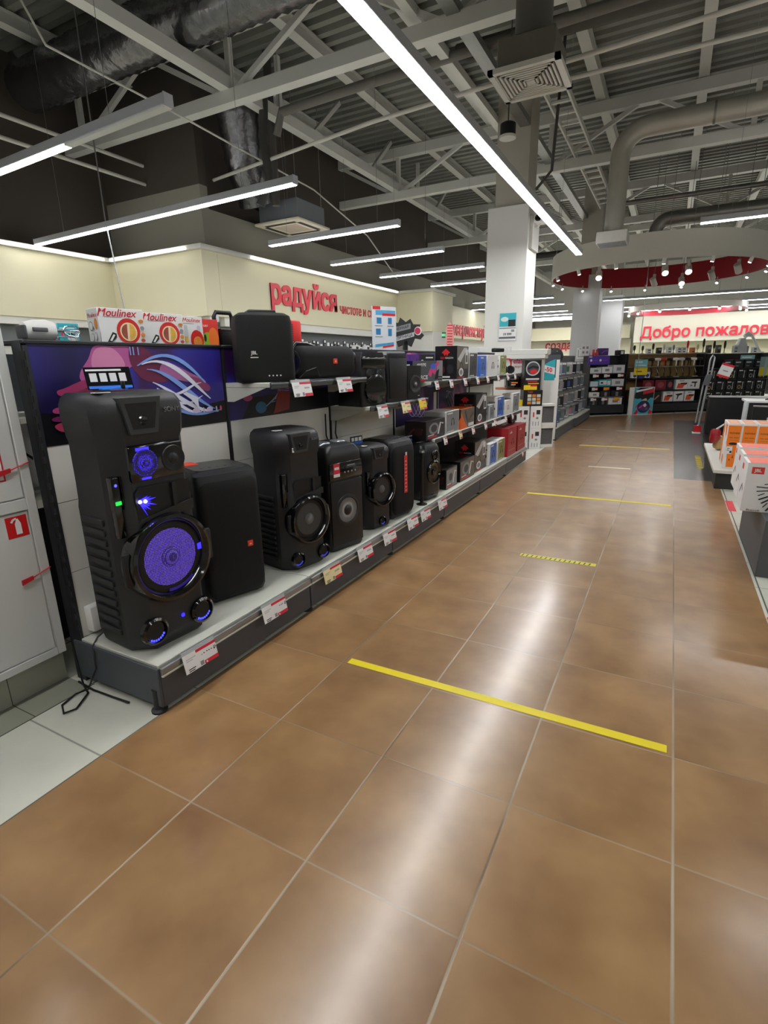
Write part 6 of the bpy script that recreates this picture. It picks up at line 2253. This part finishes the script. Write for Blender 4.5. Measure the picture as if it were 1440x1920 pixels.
DC = [BLACK, BLACK, WHITE, mt('c8402a', .35), BLACK, WHITE, SILV, BLACK, WHITE, BLACK]
ON = ('first', 'second', 'third', 'fourth', 'fifth', 'sixth', 'seventh', 'eighth', 'ninth', 'tenth', 'eleventh', 'twelfth', 'thirteenth', 'fourteenth')
for i in range(10):
    dryer('%s hair dryer from the left on the upper glass shelf' % ON[i], 1.42 + i * .165, 1.142, DC[i], 'hair dryers on the glass shelf')
for i in range(9):
    t = thing('curling_iron', '%s dark styling iron from the left on its holder, lower dryer shelf' % ON[i], 'styler', bk(1.44 + i * .175, .872, -.16), BA, 'styling irons on the lower dryer shelf')
    m = M()
    m.tube([(0, 0, 0.02), (.01, 0, .12), (-.02, 0, .24)], .014, BLACK, 10, radii=[.012, .017, .012])
    m.build('barrel', t)
    m = M()
    m.box((-.05, -.04, 0), (.05, .04, .02), (DGR, BLACK, SILV)[i % 3], .004, 1)
    m.build('holder', t)
    m = M()
    m.tube([(.01, -.012, .1), (-.03, -.02, .17), (-.05, -.015, .22)], .006, (GREYP, BLACK, SILV)[i % 3], 8)
    m.build('clamp', t)
for i in range(9):
    carton('holder_board', '%s small wooden holder board from the left behind the hair dryers' % ON[i], 'board', bk(1.46 + i * .175, 1.142, -.30), BA, .13, .02, .2, mt('a8854e', .5, var=.2, scale=20), [('F', ell(.5, .5, .35, .35, 16), mt('b99860', .5))], 'holder boards behind the hair dryers')
for i, (c, im) in enumerate(((mt('6a1424', .35), 0), (mt('7a1a2c', .35), 0), (INK, 0), (PAPER, 1), (PAPER, 2))):
    s = (1.52, 1.86, 2.12, 2.44, 2.78)[i]
    w = (.3, .3, .2, .33, .34)[i]
    it = ([('F', ell(.5, .5, .3, .3, 14), mt('a04a56', .4))], [('F', [(.1, .1), (.6, .1), (.75, .4), (.9, .45), (.9, .6), (.2, .6)], mt('e8542a', .4)), ('F', rec(.4, .5, .95, .65), INK), ('F', rec(.3, .8, .7, .88), GREYP)], [('F', rec(.3, .6, .75, .75), INK), ('F', rec(.55, .2, .65, .6), INK), ('F', ell(.3, .35, .1, .1, 12), GREYP)])[im]
    carton('dryer_box', ('dark red dryer box, left of two on the upper box shelf', 'dark red dryer box, right of two on the upper box shelf', 'narrow black dryer box on the upper box shelf', 'white dryer box with an orange dryer on the upper box shelf', 'white dryer box with a black styler on the upper box shelf')[i], 'box', bk(s, .572, -.18), BA, w, .2, .24, c, it, 'dryer boxes on the back unit')
for i, (c, im) in enumerate(((INK, 0), (mt('2a1418', .35), 3), (PAPER, 1), (PAPER, 2), (PAPER, 1))):
    s = (1.50, 1.78, 2.10, 2.40, 2.70)[i]
    it = ([('F', ell(.5, .5, .3, .3, 14), DGR)], [('F', [(.1, .1), (.6, .1), (.75, .4), (.9, .45), (.9, .6), (.2, .6)], mt('e8542a', .4)), ('F', rec(.4, .5, .95, .65), INK), ('F', rec(.3, .8, .7, .88), GREYP)], [('F', [(.1, .7), (.8, .8), (.85, .65), (.5, .55), (.4, .2), (.3, .2), (.35, .55)], INK)], [('F', [(.2, .2), (.7, .7), (.8, .6), (.4, .2)], mt('c08a8a', .4))])[im]
    carton('dryer_box', ('black dryer box at the left of the lower box shelf', 'dark dryer box with a pale pink shape on the lower box shelf', 'white box with an orange dryer, nearer the left of the lower box shelf', 'white box with a black dryer between two orange ones', 'white box with an orange dryer at the right of the lower box shelf')[i], 'box', bk(s, .277, -.18), BA, .27, .2, .25, c, it, 'dryer boxes on the back unit')
# goods standing on the glass top
TP = [('brush', 1.12, .2, INK), ('brush', 1.34, .19, DGR), ('pack', 1.5, .12, PAPER), ('brush', 1.62, .24, INK), ('pack', 1.78, .14, INK), ('brush', 1.92, .22, SILV), ('pack', 2.05, .16, WHITE), ('brush', 2.18, .2, mt('7a8aa0', .4)), ('pack', 2.32, .15, PAPER), ('pack', 2.45, .15, WHITE), ('brush', 2.56, .3, mt('c8202e', .4)), ('pack', 2.70, .13, mt('e87a3a', .4)), ('brush', 2.84, .2, mt('c8c890', .4)), ('brush', 3.0, .34, INK), ('pack', 3.15, .2, mt('3a3430', .5)), ('brush', 3.3, .3, INK), ('pack', 3.42, .2, mt('4a4038', .5)), ('brush', 3.6, .3, INK), ('pack', 3.9, .18, SILV), ('pack', 4.2, .16, LBLU), ('pack', 4.45, .14, PAPER)]
bn = pn = 0
for k, s, h, c in TP:
    if k == 'brush':
        bn += 1
        t = thing('hair_brush', '%s upright brush from the left on top of the back units' % ON[bn - 1], 'brush', bk(s, 1.444 if s < 3.05 else 1.424, -.2), BA, 'brushes on top of the back units')
        m = M()
        m.loft([[(.035 * r * cos(2 * pi * q / 14), .012 * sin(2 * pi * q / 14), h * z) for q in range(14)] for z, r in ((.38, .3), (.5, .85), (.75, 1), (.95, .75), (1, .3))], c)
        m.build('paddle', t)
        m = M()
        m.tube([(0, 0, .012), (0, 0, h * .42)], .009, c, 10)
        m.build('handle', t)
        m = M()
        m.box((-.03, -.03, 0), (.03, .03, .014), GREYP, .003, 1)
        m.build('stand', t)
    else:
        pn += 1
        carton('pack', '%s small pack from the left on top of the back units' % ON[pn - 1], 'pack', bk(s, 1.444 if s < 3.05 else 1.424, -.2), BA, .11, .08, h, c, [('F', rec(.15, .5, .85, .8), GREYP), ('F', rec(.2, .15, .8, .3), INK)], 'packs on top of the back units')
# black boxes of the right unit
for r, z in enumerate((.272, .502, .782)):
    hh = (.21, .25, .25)[r]
    for i in range(6):
        carton('blender_box', '%s black blender box from the left on the %s shelf of the right unit' % (ON[i], ('lowest', 'middle', 'upper')[r]), 'box', bk(3.25 + i * .285, z, -.16), BA, .26, .2, hh, mt('121214', .35),
               [('F', rec(.1, .8, .5, .9), PAPER), ('F', [(.62, .15), (.72, .15), (.70, .6), (.74, .85), (.64, .85), (.65, .6)], SILV), ('F', ell(.32, .35, .2, .2, 16), (GREYP, mt('b08a4a', .4), DGR)[(i + r) % 3]), ('F', ell(.32, .35, .12, .12, 14), INK)], 'black blender boxes on the right back unit')
for i in range(4):
    carton('blender_box', '%s small grey black box from the left on the top shelf of the right unit' % ON[i], 'box', bk(3.65 + i * .3, 1.062, -.14), BA, .24, .18, .2, mt('232528', .35), [('F', rec(.1, .6, .7, .75), SILV), ('F', rec(.1, .2, .5, .28), GREYP)], 'small boxes on the top shelf of the right unit')
carton('price_card', 'pale teal header card over the small grey black boxes', 'sign', bk(4.1, 1.27, .02), BA, .40, .01, .1, mt('8ab8c2', .4), [('F', rec(.1, .3, .8, .6), PAPER)])
carton('price_card', 'yellow and teal hanging board at the right edge of the back units', 'sign', bk(4.62, .86, .1), BA, .42, .02, .46, mt('7f9a98', .4), [('F', rec(0, 0, 1, .45), mt('d8c21e', .4)), ('F', rec(.3, 0, .5, 1), mt('9ab0b0', .4))])
_o = carton('price_tag', 'tilted white price card with red ends hanging before the black boxes', 'price tag', (2.0, 11.0, .98), 0, .2, .006, .24, PAPER, [('F', rec(0, .84, 1, 1), RLOGO), ('F', rec(0, 0, 1, .16), RLOGO), ('F', rec(.3, .45, .7, .52), GREYP)])
_o.rotation_euler = (0, radians(18), 0)

# ================================================================== right side: podiums, boxes, vacuum cleaners
POD = mt('55565a', .55, .05, var=.05, scale=8)
m = M()
m.box((1.80, 3.34, 0), (2.75, 4.32, .37), POD, .004, 1)
m.build('podium', None, (0, 0, 0), 0, 'tall dark grey podium at the right edge carrying the white boxes', 'podium')
SPL = mt('0a0a0b', .5)
CORAL = mt('f2735a', .45)
for i, (x, y, lb) in enumerate(((1.96, 3.64, 'nearest'), (1.97, 3.98, 'middle'), (1.98, 4.32, 'farthest'))):
    random.seed(3)
    it = [('F', rec(.05, .78, .17, .92), mt('e03a2a', .45)), ('F', 'JBL', PAPER, .11, .85, .028, .02)]
    blob = [(.47 + .21 * (1 + .2 * sin(5 * a + i)) * cos(a), .42 + .33 * (1 + .22 * sin(7 * a)) * sin(a)) for a in [2 * pi * k / 40 for k in range(40)]]
    blob = [(min(.99, u), max(.03, min(.97, v))) for u, v in blob]
    it.append(('F', blob, SPL))
    for q in range(16):
        a = 2.0 + q * .17
        r0, r1 = .36 + .04 * sin(q * 2), .42 + .12 * random.random()
        it.append(('F', ribbon([(.47 + .66 * r0 * cos(a), .42 + r0 * sin(a)), (.47 + .66 * r1 * cos(a + .1), .42 + r1 * sin(a + .1))], .012 + .012 * random.random()), SPL))
    it += [('F', ell(.5, .42, .09, .2, 20), mt('3a3c40', .4)), ('F', ribbon([(.31, .56), (.35, .68), (.43, .74)], .012), PAPER), ('F', ribbon([(.30, .3), (.34, .2), (.42, .15)], .012), PAPER), ('F', 'Bluetooth', INK, .12, .04, .018, .01), ('T', rec(0, 0, 1, 1), CORAL), ('T', rec(0, 0, .03, 1), PAPER), ('L', rec(.1, .78, .4, .9), mt('e03a2a', .45)), ('L', ribbon([(.3, .3), (.6, .5), (.8, .4)], .06), SPL)]
    carton('speaker_box', '%s white speaker box with a red emblem and black paint splash on the grey podium' % lb, 'box', (x, y, .371), 0, .55, .24, .315, PAPER, it, 'white speaker boxes on the grey podium')
t = thing('podium', 'low podium with a white top carrying the orange boxes', 'podium', (0, 0, 0))
m = M()
m.box((1.72, 5.93, 0), (2.9, 7.9, .17), mt('2c2b2a', .5), .003, 1)
m.build('dark_base', t)
m = M()
m.box((1.69, 5.89, .17), (2.92, 7.92, .205), mt('d9d8d0', .45), .003, 1)
m.build('white_top', t)
NOV = mt('f5821f', .45, var=.03)
for i in range(4):
    it = [('F', [(.05, .96), (.95, .96), (.93, .6), (.74, .03), (.26, .03), (.2, .35), (.05, .58)], NOV), ('F', 'novex', mt('7a4a1c', .45), .52, .80, .036, .012), ('F', rec(.2, .685, .45, .70), mt('9a5a1c', .45)), ('F', rec(.5, .685, .85, .70), mt('9a5a1c', .45)), ('F', rec(.25, .63, .8, .64), mt('c86a1c', .45)), ('F', ell(.52, .56, .3, .028, 18), INK),
          ('F', rec(.12, .33, .52, .5), PAPER), ('F', rec(.36, .35, .5, .4), INK), ('F', rec(.16, .44, .34, .46), GREYP), ('F', rec(.16, .4, .3, .42), GREYP), ('F', [(.55, .24), (.62, .32), (.68, .24)], mt('8a4a10', .45)), ('F', ell(.42, .2, .05, .02, 10), mt('8a4a10', .45)),
          ('L', [(.03, .06), (.3, .05), (.34, .9), (.03, .93)], NOV), ('L', [(.5, .96), (.9, .96), (.95, .68), (.7, .72)], NOV), ('L', [(.62, .12), (.85, .05), (.9, .28), (.7, .3)], NOV), ('T', rec(.12, .06, .88, .94), mt('f2a06a', .45)), ('T', rec(.25, .3, .75, .6), mt('f4b8a0', .45))]
    carton('air_cleaner_box', '%s orange and white tall box from the left on the low podium' % ('first', 'second', 'third', 'fourth')[i], 'box', (1.833 + i * .131, 6.24, .206), 0, .128, .44, .465, PAPER, it, 'orange boxes on the low podium')

# stick vacuum
SV = mt('b9bcc0', .25, .7, var=.1)
t = thing('stick_vacuum', 'silver upright stick vacuum with a red foot beside the black floor', 'vacuum cleaner', (1.72, 10.62, 0))
m = M()
m.tube([(.0, 0, .15), (.02, .02, .4), (.05, .04, .9)], .02, SV, 12)
m.build('tube', t)
m = M()
m.tube([(-.05, 0, .2), (-.035, .02, .5), (-.01, .04, .9)], .014, SV, 10)
m.build('second_tube', t)
m = M()
m.loft([rrect(-.05 + o, .05 + o, -.03, .05, .02, z) for z, o in ((.86, .03), (.9, .03), (1.0, .05), (1.04, .06))], mt('55585d', .4))
m.build('motor_body', t)
m = M()
m.tube([(.03, .02, 1.02), (.04, .02, 1.3), (.07, .02, 1.37), (.1, .02, 1.33), (.085, .02, 1.04)], .016, SV, 10)
m.build('handle_loop', t)
m = M()
m.tube([(.0, 0, .16), (-.02, -.01, .08)], .03, CHROME, 10)
m.build('joint', t)
m = M()
m.loft([rrect(-.06 - z * .1, .06 - z * .1, -.04, .04, .02, z) for z in (.03, .06, .12, .15)], mt('c8262c', .35))
m.build('red_bin', t)
m = M()
m.box((-.09, -.07, 0), (.05, .05, .035), SILV, .01, 2)
m.build('foot', t)
t = thing('display_counter', 'black display counter behind the stick vacuum', 'counter', (1.84, 10.66, 0))
m = M()
m.box((0, .0, 0), (1.9, .55, .63), mt('131213', .5), .004, 1)
m.build('body', t)
m = M()
m.box((-.01, -.01, .63), (1.91, .56, .65), mt('1d1c1d', .35), .003, 1)
m.build('top', t)
# canister vacuum on the far end of the low podium
t = thing('canister_vacuum', 'beige and red canister vacuum with a clear bin behind the orange boxes', 'vacuum cleaner', (1.86, 7.35, .206), radians(20))
m = M()
m.loft([rrect(-.10 * k, .12 * k, -.09 * k, .09 * k, .05, z) for z, k in ((.02, .9), (.05, 1), (.12, .95), (.17, .6))], mt('a98a58', .4, var=.1))
m.build('body', t)
m = M()
m.lathe([(.05, 0), (.06, .03), (.06, .13), (.045, .16), (0, .165)], mt('a8202a', .15, var=.2, alpha=.75), (-.11, -.01, .1), 'z', 20)
m.build('clear_bin', t)
for sx in (-1, 1):
    m = M()
    m.lathe([(.05, 0), (.05, .025), (.02, .03), (0, .03)], SILV, (.05, sx * .085, .05), '-y' if sx < 0 else '-y', 18)
    m.build('wheel', t)
m = M()
m.tube([(-.1, 0, .26), (-.02, 0, .32), (.08, 0, .25), (.1, 0, .16)], .012, SILV, 8)
m.build('handle', t)
t = thing('thermos', 'slim silver cylinder standing behind the orange boxes', 'cylinder', (2.17, 8.6, 0))
m = M()
m.lathe([(.10, 0), (.10, .02), (.02, .03), (.02, .46), (.0, .46)], BLACK, (0, 0, 0), 'z', 18)
m.build('stand', t)
m = M()
m.lathe([(.03, .46), (.032, .47), (.032, .70), (.026, .72), (.0, .722)], SILV, (0, 0, 0), 'z', 18)
m.build('body', t)
t = thing('side_table', 'white topped table with a black box beneath at the right edge', 'table', (2.2, 8.95, 0))
m = M()
m.box((0, 0, .68), (1.1, .6, .71), WHITE, .004, 1)
m.build('table_top', t)
for x in (.06, 1.0):
    for y in (.04, .54):
        m = M()
        m.box((x, y, 0), (x + .04, y + .04, .68), BLACK)
        m.build('leg', t)
m = M()
m.box((.06, .05, .30), (1.04, .55, .348), BLACK)
m.build('shelf_board', t)
carton('media_box', 'black box with a white label under the white topped table', 'box', (2.62, 9.25, .35), 0, .6, .4, .26, mt('151517', .4), [('F', rec(.3, .2, .7, .45), PAPER), ('F', rec(.34, .26, .5, .4), GREYP), ('F', rec(.38, .6, .46, .7), PAPER)])
t = thing('television', 'black screen on a stand at the extreme right edge', 'television', (2.95, 9.25, .712))
m = M()
m.box((-.5, 0, .08), (.5, .04, .68), GLOSS, .006, 2)
m.build('screen', t)
m = M()
m.hexa([(-.5, -.1, 0), (-.46, -.1, 0), (-.1, .06, .0), (-.14, .06, 0), (-.5, -.1, .012), (-.46, -.1, .012), (-.1, .04, .1), (-.14, .04, .1)], BLACK)
m.build('stand_leg', t)
# white coffee machine like appliance and flex arm on the right unit top
t = thing('desk_lamp', 'white appliance with a bent arm on top of the right back unit', 'appliance', bk(4.15, 1.424, -.25), BA)
m = M()
m.tube([(.52, 0, .02), (.28, 0, .34), (.22, 0, .42)], .03, WHITE, 10)
m.build('arm', t)
m = M()
m.tube([(.22, 0, .42), (.10, 0, .46), (.02, 0, .40)], .06, WHITE, 12, radii=[.04, .065, .05])
m.build('head', t)
m = M()
m.loft([rrect(-.22, .1, -.1, .1, .04, .0), rrect(-.2, .08, -.1, .1, .04, .14), rrect(-.1, .02, -.06, .06, .03, .36)], SILV)
m.build('grey_body', t)
m = M()
m.box((.44, -.06, 0), (.6, .06, .03), WHITE, .006, 1)
m.build('base', t)

# ------------------------------------------------------------------ perimeter shelving at the left wall: hanging goods
m = M()
m.box((-5.14, 6.1, .1), (-5.06, 11.8, 1.66), mt('c4c5c0', .5))
for z in (.4, .75, 1.1, 1.4):
    m.box((-5.06, 6.1, z), (-4.78, 11.8, z + .02), TRAY)
m.build('wall_shelving', None, (0, 0, 0), 0, 'pale wall shelving under the red cheer lettering', 'shelving')
for i in range(30):
    y = 7.7 + i * .125
    c = (INK, BLACK, SILV, DGR, PAPER, INK)[i % 6]
    carton('hanging_pack', 'small hanging accessory pack on the rail under the big red lettering', 'pack', (-5.08, y, 1.62 - .03 * (i % 3)), facing(0), .07, .02, .17 + .02 * (i % 2), c, [('F', rec(.1, .72, .9, .95), PAPER), ('F', rec(.3, .2, .7, .6), GREYP)], 'packs hanging on the wall rail')
for i in range(12):
    y = 9.6 + i * .16
    carton('hanging_pack', 'white boxed pack in the grid at the far end of the wall rail', 'pack', (-4.92, y, 1.422 + .0), facing(0), .13, .1, (.22, .3, .26)[i % 3], PAPER, [('F', rec(.1, .7, .9, .9), INK), ('F', rec(.2, .2, .45, .5), GREYP), ('F', rec(.55, .2, .8, .5), GREYP)], 'white packs on the wall shelf')
t = thing('exit_sign', 'small green exit sign on the white wall below the cream corner', 'sign', (-4.03, 12.6, 1.93), facing(40))
m = M()
m.box((-.11, 0, 0), (.11, .03, .13), mt('2f4a3a', .4), .004, 1)
m.build('frame', t)
m = M()
m.add([(u, -.0008, v) for u, v in rec(-.07, .03, .07, .10)], [(0, 1, 2, 3)], mt('2fd07a', .4, var=0, emit=.8, name='green_sign'))
m.add([(u, -.0012, v) for u, v in [(-.03, .045), (0, .045), (0, .035), (.04, .065), (0, .095), (0, .085), (-.03, .085)]], [list(range(7))], PAPER)
m.build('lit_face', t)
